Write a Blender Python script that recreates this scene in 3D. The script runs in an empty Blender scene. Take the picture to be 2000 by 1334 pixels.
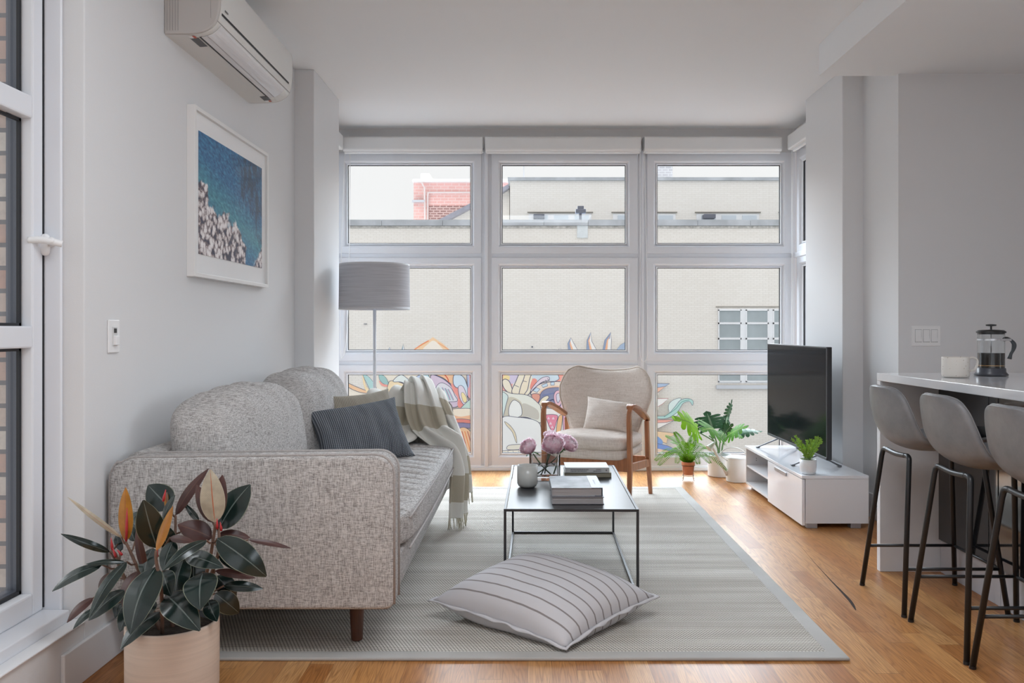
import bpy, bmesh, math, random
from mathutils import Vector, Matrix, noise
random.seed(7)
PI = math.pi
C = bpy.context.scene.collection
sc = bpy.context.scene
F = 1600.0      # focal length in pixels of the 2000 px wide frame
HC = 1.15       # camera height


def P(px, py, s):
    """a point of the room read off the photograph: s = pixels per metre at its depth"""
    return Vector(((px - 1030) / s, F / s, HC - (py - 643) / s))


# ---------------------------------------------------------------- materials
def node(nt, t, **kw):
    n = nt.nodes.new(t)
    for k, v in kw.items():
        if k in n.inputs:
            n.inputs[k].default_value = v
        else:
            setattr(n, k, v)
    return n


def mat(name, col, rough=0.5, metal=0.0, spec=0.5, bump=0.0, bscale=80.0, var=0.0, vscale=4.0,
        coat=0.0, sheen=0.0, stretch=(1, 1, 1)):
    m = bpy.data.materials.new(name)
    m.use_nodes = True
    nt = m.node_tree
    b = nt.nodes['Principled BSDF']
    b.inputs['Base Color'].default_value = (*col, 1)
    b.inputs['Roughness'].default_value = rough
    b.inputs['Metallic'].default_value = metal
    b.inputs['Specular IOR Level'].default_value = spec
    b.inputs['Coat Weight'].default_value = coat
    b.inputs['Sheen Weight'].default_value = sheen
    tc = node(nt, 'ShaderNodeTexCoord')
    mp = node(nt, 'ShaderNodeMapping')
    mp.inputs['Scale'].default_value = stretch
    nt.links.new(tc.outputs['Object'], mp.inputs[0])
    if var > 0:
        nz = node(nt, 'ShaderNodeTexNoise', Scale=vscale, Detail=4.0)
        nt.links.new(mp.outputs[0], nz.inputs['Vector'])
        r = node(nt, 'ShaderNodeValToRGB')
        r.color_ramp.elements[0].position = 0.3
        r.color_ramp.elements[1].position = 0.7
        r.color_ramp.elements[0].color = (*[max(0, c * (1 - var)) for c in col], 1)
        r.color_ramp.elements[1].color = (*[min(1, c * (1 + var)) for c in col], 1)
        nt.links.new(nz.outputs['Fac'], r.inputs[0])
        nt.links.new(r.outputs[0], b.inputs['Base Color'])
    if bump > 0:
        nz = node(nt, 'ShaderNodeTexNoise', Scale=bscale, Detail=3.0)
        nt.links.new(mp.outputs[0], nz.inputs['Vector'])
        bp = node(nt, 'ShaderNodeBump', Strength=bump, Distance=0.01)
        nt.links.new(nz.outputs['Fac'], bp.inputs['Height'])
        nt.links.new(bp.outputs[0], b.inputs['Normal'])
    return m


def M(nt, op, a, b=None, clamp=False):
    n = nt.nodes.new('ShaderNodeMath')
    n.operation = op
    n.use_clamp = clamp
    for i, v in enumerate((a, b)):
        if v is None:
            continue
        if isinstance(v, (int, float)):
            n.inputs[i].default_value = v
        else:
            nt.links.new(v, n.inputs[i])
    return n.outputs[0]


def mixc(nt, fac, a, b):
    n = nt.nodes.new('ShaderNodeMix')
    n.data_type = 'RGBA'
    for i, v in ((0, fac), (6, a), (7, b)):
        if isinstance(v, (int, float)):
            n.inputs[i].default_value = v
        elif isinstance(v, tuple):
            n.inputs[i].default_value = (*v, 1)
        else:
            nt.links.new(v, n.inputs[i])
    return n.outputs[2]


def ramp(nt, fac, stops):
    n = nt.nodes.new('ShaderNodeValToRGB')
    el = n.color_ramp.elements
    while len(el) < len(stops):
        el.new(0.5)
    for e, (p, c) in zip(el, stops):
        e.position = p
        e.color = (*c, 1)
    nt.links.new(fac, n.inputs[0])
    return n.outputs[0]


def combine(nt, x, y, z):
    n = nt.nodes.new('ShaderNodeCombineXYZ')
    for i, v in enumerate((x, y, z)):
        if isinstance(v, (int, float)):
            n.inputs[i].default_value = v
        else:
            nt.links.new(v, n.inputs[i])
    return n.outputs[0]


def noise_tex(nt, vec, scale, detail=3.0, rough=0.5):
    n = node(nt, 'ShaderNodeTexNoise', Scale=scale, Detail=detail, Roughness=rough)
    nt.links.new(vec, n.inputs['Vector'])
    return n.outputs['Fac']


def new_mat(name, rough=0.5):
    m = bpy.data.materials.new(name)
    m.use_nodes = True
    nt = m.node_tree
    b = nt.nodes['Principled BSDF']
    b.inputs['Roughness'].default_value = rough
    tc = node(nt, 'ShaderNodeTexCoord')
    sp = node(nt, 'ShaderNodeSeparateXYZ')
    nt.links.new(tc.outputs['Object'], sp.inputs[0])
    return m, nt, b, tc, sp.outputs


def bumpn(nt, b, h, strength, dist=0.005):
    bp = node(nt, 'ShaderNodeBump', Strength=strength, Distance=dist)
    nt.links.new(h, bp.inputs['Height'])
    nt.links.new(bp.outputs[0], b.inputs['Normal'])


def fabric(name, c1, c2, c3, thread=260.0, long=14.0, rough=0.9, bump=0.5):
    """coarse woven cloth: crossing slubby threads of three tones"""
    m, nt, b, tc, xyz = new_mat(name, rough)
    b.inputs['Specular IOR Level'].default_value = 0.15
    x, y, z = xyz
    v1 = combine(nt, M(nt, 'MULTIPLY', x, thread), M(nt, 'MULTIPLY', y, thread), M(nt, 'MULTIPLY', z, long))
    v2 = combine(nt, M(nt, 'MULTIPLY', x, long), M(nt, 'MULTIPLY', y, long), M(nt, 'MULTIPLY', z, thread))
    v3 = combine(nt, M(nt, 'MULTIPLY', x, thread), M(nt, 'MULTIPLY', y, long), M(nt, 'MULTIPLY', z, thread))
    n1, n2, n3 = noise_tex(nt, v1, 1, 2), noise_tex(nt, v2, 1, 2), noise_tex(nt, v3, 1, 2)
    f = M(nt, 'ADD', M(nt, 'MULTIPLY', n1, 0.4), M(nt, 'ADD', M(nt, 'MULTIPLY', n2, 0.4), M(nt, 'MULTIPLY', n3, 0.2)))
    c = ramp(nt, f, [(0.39, c1), (0.49, c2), (0.6, c3)])
    nt.links.new(c, b.inputs['Base Color'])
    bumpn(nt, b, f, bump, 0.003)
    return m


def vcol_mat(name, rough=0.8):
    m = bpy.data.materials.new(name)
    m.use_nodes = True
    nt = m.node_tree
    b = nt.nodes['Principled BSDF']
    b.inputs['Roughness'].default_value = rough
    a = nt.nodes.new('ShaderNodeVertexColor')
    a.layer_name = 'Col'
    nt.links.new(a.outputs[0], b.inputs['Base Color'])
    return m


def glass_mat(name, tint=(1, 1, 1), refl=0.08, edge=0.5, graz=0.6):
    """thin clear pane: mostly lets light straight through, mirrors at grazing angles"""
    m = bpy.data.materials.new(name)
    m.use_nodes = True
    nt = m.node_tree
    for n in list(nt.nodes):
        nt.nodes.remove(n)
    o = node(nt, 'ShaderNodeOutputMaterial')
    t = node(nt, 'ShaderNodeBsdfTransparent', Color=(*tint, 1))
    g = node(nt, 'ShaderNodeBsdfGlossy', Roughness=0.0)
    lw = node(nt, 'ShaderNodeLayerWeight', Blend=edge)
    f = M(nt, 'ADD', M(nt, 'MULTIPLY', M(nt, 'POWER', lw.outputs['Facing'], 3.0), graz), refl * 0.5, True)
    mx = node(nt, 'ShaderNodeMixShader')
    nt.links.new(f, mx.inputs[0])
    nt.links.new(t.outputs[0], mx.inputs[1])
    nt.links.new(g.outputs[0], mx.inputs[2])
    nt.links.new(mx.outputs[0], o.inputs[0])
    return m


def translucent(m, fac=0.4, gain=1.0):
    """thin petals and leaves let part of the light through"""
    nt = m.node_tree
    b = nt.nodes['Principled BSDF']
    o = next(n for n in nt.nodes if n.type == 'OUTPUT_MATERIAL')
    t = node(nt, 'ShaderNodeBsdfTranslucent')
    src = b.inputs['Base Color'].links[0].from_socket
    nt.links.new(src, t.inputs['Color'])
    mx = node(nt, 'ShaderNodeMixShader')
    mx.inputs[0].default_value = fac
    nt.links.new(b.outputs[0], mx.inputs[1])
    nt.links.new(t.outputs[0], mx.inputs[2])
    nt.links.new(mx.outputs[0], o.inputs[0])
    return m


# ---------------------------------------------------------------- objects
MW = {}


def thing(name, label, cat, loc=(0, 0, 0), rz=0.0, group=None):
    o = bpy.data.objects.new(name, None)
    C.objects.link(o)
    o.empty_display_size = 0.05
    o.location = loc
    o.rotation_euler = (0, 0, rz)
    MW[o.name] = Matrix.Translation(Vector(loc)) @ Matrix.Rotation(rz, 4, 'Z')
    o['label'] = label
    o['category'] = cat
    if group:
        o['group'] = group
    return o


def obj(name, bm, m, parent=None, smooth=False, bevel=0.0, local=False, sub=0, label=None, segs=2, solid=0.0, recalc=True):
    """link a bmesh as ONE mesh object; world coordinates unless local=True"""
    if parent is not None and not local:
        bm.transform(MW[parent.name].inverted())
    if recalc:
        bmesh.ops.recalc_face_normals(bm, faces=bm.faces[:])
    me = bpy.data.meshes.new(name)
    bm.to_mesh(me)
    bm.free()
    for mm in (m if isinstance(m, (list, tuple)) else [m]):
        me.materials.append(mm)
    if smooth:
        for p in me.polygons:
            p.use_smooth = True
    o = bpy.data.objects.new(name, me)
    C.objects.link(o)
    if parent is not None:
        o.parent = parent
        MW[o.name] = MW[parent.name]
    else:
        MW[o.name] = Matrix.Identity(4)
    if solid:
        md = o.modifiers.new('t', 'SOLIDIFY')
        md.thickness = solid
        md.offset = 0
    if bevel > 0:
        md = o.modifiers.new('b', 'BEVEL')
        md.width = bevel
        md.segments = segs
        md.limit_method = 'ANGLE'
        md.angle_limit = math.radians(40)
    if sub:
        md = o.modifiers.new('s', 'SUBSURF')
        md.levels = sub
        md.render_levels = sub
    if label:
        o['label'] = label
    return o


def tag(o, label, cat, group=None, kind=None):
    o['label'] = label
    o['category'] = cat
    if group:
        o['group'] = group
    if kind:
        o['kind'] = kind
    return o


def recentre(o):
    """move the origin of a one-mesh thing to the middle of its base"""
    vs = [v.co for v in o.data.vertices]
    lo = [min(v[i] for v in vs) for i in range(3)]
    hi = [max(v[i] for v in vs) for i in range(3)]
    c = Vector(((lo[0] + hi[0]) / 2, (lo[1] + hi[1]) / 2, lo[2]))
    o.data.transform(Matrix.Translation(-c))
    o.location = c
    MW[o.name] = Matrix.Translation(c)
    return o


def struct(name, bm, m, parent=None, **kw):
    o = obj(name, bm, m, parent, **kw)
    o['kind'] = 'structure'
    return o


def copy_tree(o, parent=None):
    c = o.copy()
    C.objects.link(c)
    if parent is not None:
        c.parent = parent
    for ch in list(o.children):
        copy_tree(ch, c)
    return c


# ---------------------------------------------------------------- shapes
def BM():
    return bmesh.new()


def box(bm, x0, x1, y0, y1, z0, z1, mi=0):
    vs = [bm.verts.new((x, y, z)) for x in (x0, x1) for y in (y0, y1) for z in (z0, z1)]
    for f in ((0, 1, 3, 2), (4, 6, 7, 5), (0, 4, 5, 1), (2, 3, 7, 6), (0, 2, 6, 4), (1, 5, 7, 3)):
        fc = bm.faces.new([vs[i] for i in f])
        fc.material_index = mi
    return vs


def boxm(name, x0, x1, y0, y1, z0, z1, m, parent=None, **kw):
    bm = BM()
    box(bm, x0, x1, y0, y1, z0, z1)
    return obj(name, bm, m, parent, **kw)


def prism(bm, pts, a, b, axis='y'):
    """closed 2-D outline extruded along an axis from a to b"""
    def v(p, t):
        return {'y': (p[0], t, p[1]), 'x': (t, p[0], p[1]), 'z': (p[0], p[1], t)}[axis]
    A = [bm.verts.new(v(p, a)) for p in pts]
    B = [bm.verts.new(v(p, b)) for p in pts]
    bm.faces.new(A[::-1])
    bm.faces.new(B)
    n = len(pts)
    for i in range(n):
        bm.faces.new([A[i], A[(i + 1) % n], B[(i + 1) % n], B[i]])


def bar(bm, a, b, w, d, up=(0, 0, 1), w2=None, d2=None):
    a, b = Vector(a), Vector(b)
    t = (b - a).normalized()
    s = t.cross(Vector(up))
    if s.length < 1e-5:
        s = t.cross(Vector((0, 1, 0)))
    s.normalize()
    u = s.cross(t).normalized()
    w2 = w if w2 is None else w2
    d2 = d if d2 is None else d2
    r = []
    for p, ww, dd in ((a, w, d), (b, w2, d2)):
        r.append([bm.verts.new(p + s * ww / 2 * i + u * dd / 2 * j) for i, j in ((-1, -1), (1, -1), (1, 1), (-1, 1))])
    bm.faces.new(r[0][::-1])
    bm.faces.new(r[1])
    for i in range(4):
        bm.faces.new([r[0][i], r[0][(i + 1) % 4], r[1][(i + 1) % 4], r[1][i]])


def tube(bm, pts, r, n=10, closed=False, cap=True):
    pts = [Vector(p) for p in pts]
    rs = r if isinstance(r, (list, tuple)) else [r] * len(pts)
    N = len(pts)
    rings = []
    prev = None
    for i, p in enumerate(pts):
        if closed:
            t = pts[(i + 1) % N] - pts[i - 1]
        else:
            t = pts[min(i + 1, N - 1)] - pts[max(i - 1, 0)]
        t.normalize()
        if prev is None:
            q = Vector((0, 0, 1)) if abs(t.z) < 0.9 else Vector((1, 0, 0))
            s = t.cross(q).normalized()
        else:
            s = prev - t * prev.dot(t)
            if s.length < 1e-6:
                s = t.orthogonal()
            s.normalize()
        prev = s
        u = t.cross(s)
        rings.append([bm.verts.new(p + (s * math.cos(k * 2 * PI / n) + u * math.sin(k * 2 * PI / n)) * rs[i]) for k in range(n)])
    for i in range(N if closed else N - 1):
        A, B = rings[i], rings[(i + 1) % N]
        for k in range(n):
            bm.faces.new([A[k], A[(k + 1) % n], B[(k + 1) % n], B[k]])
    if cap and not closed:
        bm.faces.new(rings[0][::-1])
        bm.faces.new(rings[-1])
    return rings


def spline(pts, n=8, closed=False):
    """Catmull-Rom through the points (tuples or Vectors of any length)"""
    pts = [Vector(p) for p in pts]
    N = len(pts)
    out = []
    for i in range(N if closed else N - 1):
        if closed:
            a, b, c, d = pts[i - 1], pts[i], pts[(i + 1) % N], pts[(i + 2) % N]
        else:
            a, b, c, d = pts[max(i - 1, 0)], pts[i], pts[i + 1], pts[min(i + 2, N - 1)]
        for k in range(n):
            t = k / n
            out.append(0.5 * ((2 * b) + (c - a) * t + (2 * a - 5 * b + 4 * c - d) * t * t + (3 * b - a - 3 * c + d) * t ** 3))
    if not closed:
        out.append(pts[-1])
    return out


def lathe(bm, prof, c=(0, 0, 0), n=32, capb=True, capt=False):
    c = Vector(c)
    rings = []
    for r, z in prof:
        rings.append([bm.verts.new(c + Vector((r * math.cos(k * 2 * PI / n), r * math.sin(k * 2 * PI / n), z))) for k in range(n)])
    for A, B in zip(rings, rings[1:]):
        for k in range(n):
            bm.faces.new([A[k], A[(k + 1) % n], B[(k + 1) % n], B[k]])
    if capb:
        bm.faces.new(rings[0][::-1])
    if capt:
        bm.faces.new(rings[-1])
    return rings


def grid(bm, nu, nv, fn, uvs=True, mi=0):
    """fn(u, v) -> point, u and v in 0..1"""
    uvl = bm.loops.layers.uv.verify() if uvs else None
    V = [[bm.verts.new(fn(i / nu, j / nv)) for j in range(nv + 1)] for i in range(nu + 1)]
    for i in range(nu):
        for j in range(nv):
            q = [(i, j), (i + 1, j), (i + 1, j + 1), (i, j + 1)]
            f = bm.faces.new([V[a][b] for a, b in q])
            f.material_index = mi
            if uvs:
                for l, (a, b) in zip(f.loops, q):
                    l[uvl].uv = (a / nu, b / nv)
    return V


def puffy(bm, x0, x1, y0, y1, z0, z1, k=7.0, n=14, bulge=(0, 0, 0), fn=None):
    """stuffed box: rounded edges, faces swelling outwards"""
    c = Vector(((x0 + x1) / 2, (y0 + y1) / 2, (z0 + z1) / 2))
    h = Vector(((x1 - x0) / 2, (y1 - y0) / 2, (z1 - z0) / 2))
    b2 = bmesh.new()
    bmesh.ops.create_cube(b2, size=2)
    nn = [max(4, int(n * v / max(h))) for v in h]
    for ax in range(3):
        es = [e for e in b2.edges if abs(abs((e.verts[0].co - e.verts[1].co).normalized()[ax]) - 1) < 1e-4]
        bmesh.ops.subdivide_edges(b2, edges=es, cuts=nn[ax], use_grid_fill=True)
    mp = {}
    for v in b2.verts:
        p = v.co
        d = (abs(p.x) ** k + abs(p.y) ** k + abs(p.z) ** k) ** (1 / k)
        q = p / d
        w = [(1 - q[i] ** 2) for i in range(3)]
        for i in range(3):
            a, b_ = w[(i + 1) % 3], w[(i + 2) % 3]
            q[i] += q[i] * bulge[i] / h[i] * max(0, a) ** 0.7 * max(0, b_) ** 0.7
        r = Vector((c.x + q.x * h.x, c.y + q.y * h.y, c.z + q.z * h.z))
        if fn:
            r = fn(r, p)
        mp[v] = bm.verts.new(r)
    for f in b2.faces:
        bm.faces.new([mp[v] for v in f.verts])
    b2.free()


def pillow(bm, c00, c10, c11, c01, t, n=28, pinch=0.06, wr=0.004, seed=0, sag=None, p=2.2):
    c = [Vector(q) for q in (c00, c10, c11, c01)]
    cen = sum(c, Vector()) / 4
    nrm = (c[2] - c[0]).cross(c[3] - c[1]).normalized()
    uvl = bm.loops.layers.uv.verify()
    S = []
    for side in (1, -1):
        V = []
        for i in range(n + 1):
            row = []
            for j in range(n + 1):
                u, v = i / n, j / n
                a, b = 2 * u - 1, 2 * v - 1
                q = c[0] * (1 - u) * (1 - v) + c[1] * u * (1 - v) + c[2] * u * v + c[3] * (1 - u) * v
                # edges bow inwards between the corners
                pin = pinch * ((1 - a * a) * b ** 4 + (1 - b * b) * a ** 4)
                q = q + (cen - q) * pin
                h = (max(0, 1 - abs(a) ** p) * max(0, 1 - abs(b) ** p)) ** 0.5
                e = max(abs(a), abs(b))
                w = noise.noise(Vector((a * 2.2 + seed, b * 2.2, side * 3.1))) * wr * 2.2 * h
                ang = math.atan2(b, a)
                w += math.sin(ang * 26 + seed) * wr * e ** 3 * (1 - e) * 1.8
                edge = (i in (0, n) or j in (0, n))
                pt = q + nrm * (0 if edge else side * (t / 2 * h) + w)
                if edge and side < 0:
                    row.append(S[0][i][j])
                    continue
                if sag:
                    pt = sag(pt)
                row.append(bm.verts.new(pt))
            V.append(row)
        S.append(V)
        for i in range(n):
            for j in range(n):
                q = [(i, j), (i + 1, j), (i + 1, j + 1), (i, j + 1)]
                if side < 0:
                    q = q[::-1]
                f = bm.faces.new([V[a_][b_] for a_, b_ in q])
                for l, (a_, b_) in zip(f.loops, q):
                    l[uvl].uv = (a_ / n, b_ / n)
    V = S[0]
    return [V[i][0].co.copy() for i in range(n)] + [V[n][j].co.copy() for j in range(n)] + \
        [V[n - i][n].co.copy() for i in range(n)] + [V[0][n - j].co.copy() for j in range(n)]


def leaf(bm, base, tip, width, face=(0, -1, 0), curl=0.15, fold=0.15, mi=0, nl=10, prof=None, twist=0.0, nw=4):
    """one blade: grid along its midrib, folded along it and arched"""
    base, tip = Vector(base), Vector(tip)
    d = tip - base
    L = d.length
    t = d / L
    nn = Vector(face) - t * Vector(face).dot(t)
    nn.normalize()
    s = t.cross(nn).normalized()
    prof = prof or (lambda u: math.sin(PI * min(1, u ** 0.85)) ** 0.75)

    def fn(v, u):
        a = 2 * v - 1
        w = width / 2 * max(0.0, prof(u))
        ss = s * math.cos(twist * u) + nn * math.sin(twist * u)
        n2 = nn * math.cos(twist * u) - s * math.sin(twist * u)
        return base + t * L * u + nn * (curl * L * math.sin(PI * u)) + ss * (a * w) + n2 * (abs(a) * w * fold)
    grid(bm, nw, nl, fn, mi=mi)


def plane_pts(bm, pts, col=None, layer=None):
    f = bm.faces.new([bm.verts.new(p) for p in pts])
    if col is not None:
        for l in f.loops:
            l[layer] = (*col, 1)
    return f


def rrect(x0, x1, z0, z1, r, n=5, corners=(1, 1, 1, 1)):
    """rounded rectangle outline, corners bl, br, tr, tl; r may be per corner"""
    rs = r if isinstance(r, (list, tuple)) else [r] * 4
    out = []
    for i, (cx, cz, a0) in enumerate(((x0, z0, PI), (x1, z0, 1.5 * PI), (x1, z1, 0), (x0, z1, 0.5 * PI))):
        rr = rs[i]
        sx = 1 if i in (0, 3) else -1
        sz = 1 if i in (0, 1) else -1
        if rr <= 0:
            out.append((cx, cz))
            continue
        for k in range(n + 1):
            a = a0 + k / n * PI / 2
            out.append((cx + sx * rr + rr * math.cos(a), cz + sz * rr + rr * math.sin(a)))
    return out
SKY_H, SKY_Z, SKY_FRONT, EXPO, REARW, SIDEW, CEILW, PORTAL = 0.95, 0.25, 25, 0.0, 18, 26, 38, 0
# ================================================================ materials of the room
wall_m = mat('wall_paint', (0.71, 0.71, 0.715), 0.42, spec=0.35, bump=0.04, bscale=220)
ceil_m = mat('ceiling_paint', (0.83, 0.84, 0.85), 0.9, spec=0.1)
grey_m = wall_m
vinyl_m = mat('window_vinyl', (0.74, 0.755, 0.79), 0.35, spec=0.5)
vinyl_w = mat('window_bead', (0.86, 0.87, 0.89), 0.3)
gasket_m = mat('rubber_gasket', (0.015, 0.016, 0.02), 0.5)
dark_frame_m = mat('outer_frame', (0.10, 0.115, 0.15), 0.4)
blind_m = mat('blind_fabric', (0.72, 0.72, 0.715), 0.6, bump=0.05, bscale=300)
trim_m = mat('trim_paint', (0.78, 0.78, 0.79), 0.35)
pane_m = glass_mat('window_glass', (0.985, 0.99, 0.99), 0.03)
pane_side_m = glass_mat('side_glass', (0.95, 0.96, 0.97), 0.06)
steel_m = mat('steel', (0.55, 0.56, 0.58), 0.3, metal=1.0)
black_m = mat('black_plastic', (0.012, 0.012, 0.013), 0.4)
white_p = mat('white_plastic', (0.82, 0.82, 0.82), 0.35)


def floor_material():
    m, nt, b, tc, (x, y, z) = new_mat('oak_floor', 0.3)
    W = 0.083
    row = M(nt, 'FLOOR', M(nt, 'DIVIDE', x, W))
    wn = node(nt, 'ShaderNodeTexWhiteNoise')
    wn.noise_dimensions = '1D'
    nt.links.new(row, wn.inputs['W'])
    yy = M(nt, 'ADD', M(nt, 'DIVIDE', y, 0.78), M(nt, 'MULTIPLY', wn.outputs['Value'], 7.3))
    seg = M(nt, 'FLOOR', yy)
    w2 = node(nt, 'ShaderNodeTexWhiteNoise')
    w2.noise_dimensions = '2D'
    nt.links.new(combine(nt, row, seg, 0.0), w2.inputs['Vector'])
    r = w2.outputs['Value']
    base = ramp(nt, r, [(0.0, (0.38, 0.150, 0.045)), (0.25, (0.47, 0.205, 0.066)), (0.55, (0.54, 0.258, 0.088)),
                        (0.8, (0.60, 0.315, 0.125)), (1.0, (0.45, 0.195, 0.072))])
    off = M(nt, 'MULTIPLY', r, 37.0)
    gv = combine(nt, M(nt, 'ADD', M(nt, 'MULTIPLY', x, 12.0), off), M(nt, 'ADD', M(nt, 'MULTIPLY', y, 0.75), off), 0.0)
    g = noise_tex(nt, gv, 1.0, 2.0, 0.5)
    rings = M(nt, 'FRACT', M(nt, 'MULTIPLY', g, 24.0))
    rr = M(nt, 'ABSOLUTE', M(nt, 'SUBTRACT', rings, 0.5))
    gf = M(nt, 'MULTIPLY', M(nt, 'SUBTRACT', 0.5, rr), 2.0)
    c = mixc(nt, M(nt, 'MULTIPLY', M(nt, 'POWER', gf, 2.5), 0.46), base, (0.17, 0.060, 0.018))
    fv = combine(nt, M(nt, 'MULTIPLY', x, 300.0), M(nt, 'MULTIPLY', y, 9.0), 0.0)
    fine = noise_tex(nt, fv, 1.0, 2.0)
    c = mixc(nt, M(nt, 'MULTIPLY', M(nt, 'SUBTRACT', fine, 0.42, True), 1.6, True), c, (0.15, 0.055, 0.018))
    kn = node(nt, 'ShaderNodeTexVoronoi', Scale=1.0)
    nt.links.new(combine(nt, M(nt, 'MULTIPLY', x, 5.0), M(nt, 'MULTIPLY', y, 1.6), 0.0), kn.inputs['Vector'])
    knot = M(nt, 'SUBTRACT', 1.0, M(nt, 'MULTIPLY', kn.outputs['Distance'], 9.0), True)
    c = mixc(nt, M(nt, 'MULTIPLY', knot, 0.75), c, (0.10, 0.04, 0.018))
    blotch = noise_tex(nt, combine(nt, M(nt, 'MULTIPLY', x, 4.0), M(nt, 'MULTIPLY', y, 1.2), 3.0), 1.0, 3.0)
    c = mixc(nt, M(nt, 'MULTIPLY', M(nt, 'SUBTRACT', blotch, 0.5, True), 1.6, True), c, (0.62, 0.36, 0.17))
    fx = M(nt, 'FRACT', M(nt, 'DIVIDE', x, W))
    fy = M(nt, 'FRACT', yy)
    e1 = M(nt, 'LESS_THAN', fx, 0.014)
    e2 = M(nt, 'LESS_THAN', fy, 0.003)
    e = M(nt, 'MAXIMUM', e1, e2)
    c = mixc(nt, M(nt, 'MULTIPLY', e, 0.6), c, (0.07, 0.03, 0.014))
    nt.links.new(c, b.inputs['Base Color'])
    nt.links.new(M(nt, 'ADD', 0.27, M(nt, 'MULTIPLY', blotch, 0.18)), b.inputs['Roughness'])
    b.inputs['Specular IOR Level'].default_value = 0.18
    bumpn(nt, b, M(nt, 'SUBTRACT', M(nt, 'MULTIPLY', blotch, 0.6), M(nt, 'ADD', M(nt, 'MULTIPLY', e, 0.4), M(nt, 'MULTIPLY', gf, 0.04))), 0.25, 0.003)
    return m


def brick_material(name, c1, c2, mortar, row=0.068, wid=0.21, mort=0.010, dirt=0.0, rough=0.9):
    m, nt, b, tc, (x, y, z) = new_mat(name, rough)
    v = combine(nt, M(nt, 'ADD', x, y), z, 0.0)
    br = node(nt, 'ShaderNodeTexBrick', Scale=1.0)
    br.inputs['Color1'].default_value = (*c1, 1)
    br.inputs['Color2'].default_value = (*c2, 1)
    br.inputs['Mortar'].default_value = (*mortar, 1)
    br.inputs['Mortar Size'].default_value = mort
    br.inputs['Brick Width'].default_value = wid
    br.inputs['Row Height'].default_value = row
    br.inputs['Bias'].default_value = -0.2
    nt.links.new(v, br.inputs['Vector'])
    c = br.outputs['Color']
    if dirt:
        n1 = noise_tex(nt, tc.outputs['Object'], 30.0, 5.0, 0.7)
        c = mixc(nt, M(nt, 'MULTIPLY', M(nt, 'SUBTRACT', n1, 0.45, True), dirt, True), c, mortar)
    nt.links.new(c, b.inputs['Base Color'])
    b.inputs['Specular IOR Level'].default_value = 0.1
    return m


floor_m = floor_material()

# ================================================================ shell
XL, XR = -1.46, 2.106           # side walls
YB = 6.67                       # window wall
ZC = 2.78                       # ceiling
PL0, PL1 = 5.14, 5.82           # piers of the bay
bm = BM(); box(bm, -2.0, 4.3, -1.7, 6.9, -0.25, 0.0)
floor = struct('floor', bm, floor_m)
bm = BM(); box(bm, -2.0, 4.3, -1.8, 6.9, ZC, ZC + 0.25)
struct('ceiling', bm, ceil_m)
# dropped ceiling over the kitchen
bm = BM(); box(bm, 1.67, 4.1, -1.7, 4.69, 2.60, ZC)
struct('ceiling_kitchen', bm, ceil_m)
# left wall beyond the window, under it and over it
bm = BM(); box(bm, -1.72, XL, 2.70, PL0, 0, ZC)
struct('wall_left', bm, wall_m, bevel=0.004)
bm = BM(); box(bm, -1.72, XL, -1.7, 2.70, 0, 0.189)
struct('wall_left_below_window', bm, wall_m, bevel=0.006)
bm = BM(); box(bm, -1.72, XL, -1.7, 0.1, 0.189, ZC)
struct('wall_left_rear', bm, wall_m)
# piers
bm = BM(); box(bm, -1.9, -1.338, PL0, PL1, 0, ZC)
struct('wall_pier_left', bm, wall_m, bevel=0.004)
bm = BM(); box(bm, 1.977, 2.6, PL0, PL1, 0, ZC)
struct('wall_pier_right', bm, wall_m, bevel=0.004)
bm = BM(); box(bm, XR, 2.6, 4.651, PL0, 0, ZC)
struct('wall_right', bm, wall_m)
bm = BM(); box(bm, 2.1062, 4.3, 4.65, 4.95, 0, ZC)
struct('wall_kitchen', bm, grey_m)
bm = BM(); box(bm, 4.1, 4.3, -1.7, 4.65, 0, ZC)
struct('wall_kitchen_side', bm, grey_m)
# rear wall, behind the camera, solid
RY_ = -1.6
bm = BM()
box(bm, -1.72, 4.3, RY_ - 0.2, RY_, 0, ZC)
struct('wall_rear', bm, wall_m)

# baseboards
bm = BM(); box(bm, XL, XL + 0.014, 2.56, PL0, 0, 0.13)
struct('baseboard_left', bm, trim_m, bevel=0.003)
bm = BM(); box(bm, XR - 0.014, XR, 4.64, PL0 - 0.002, 0, 0.15); box(bm, 1.977, XR, PL0 - 0.014, PL0, 0, 0.15); box(bm, XR - 0.014, 4.1, 4.636, 4.65, 0, 0.15)
struct('baseboard_right', bm, trim_m, bevel=0.003)


# ================================================================ window wall
def ring(bm, x0, x1, z0, z1, w, y0, y1, wz=None):
    """rectangular frame with mitred corners"""
    wz = w if wz is None else wz
    o = [(x0, z0), (x1, z0), (x1, z1), (x0, z1)]
    i = [(x0 + w, z0 + wz), (x1 - w, z0 + wz), (x1 - w, z1 - wz), (x0 + w, z1 - wz)]
    V = [[bm.verts.new((p[0], y, p[1])) for p in q] for q in (o, i) for y in (y0, y1)]
    O0, O1, I0, I1 = V
    for k in range(4):
        j = (k + 1) % 4
        bm.faces.new([O0[k], O0[j], I0[j], I0[k]])
        bm.faces.new([O1[k], I1[k], I1[j], O1[j]])
        bm.faces.new([O0[k], O1[k], O1[j], O0[j]])
        bm.faces.new([I0[k], I0[j], I1[j], I1[k]])


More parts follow.
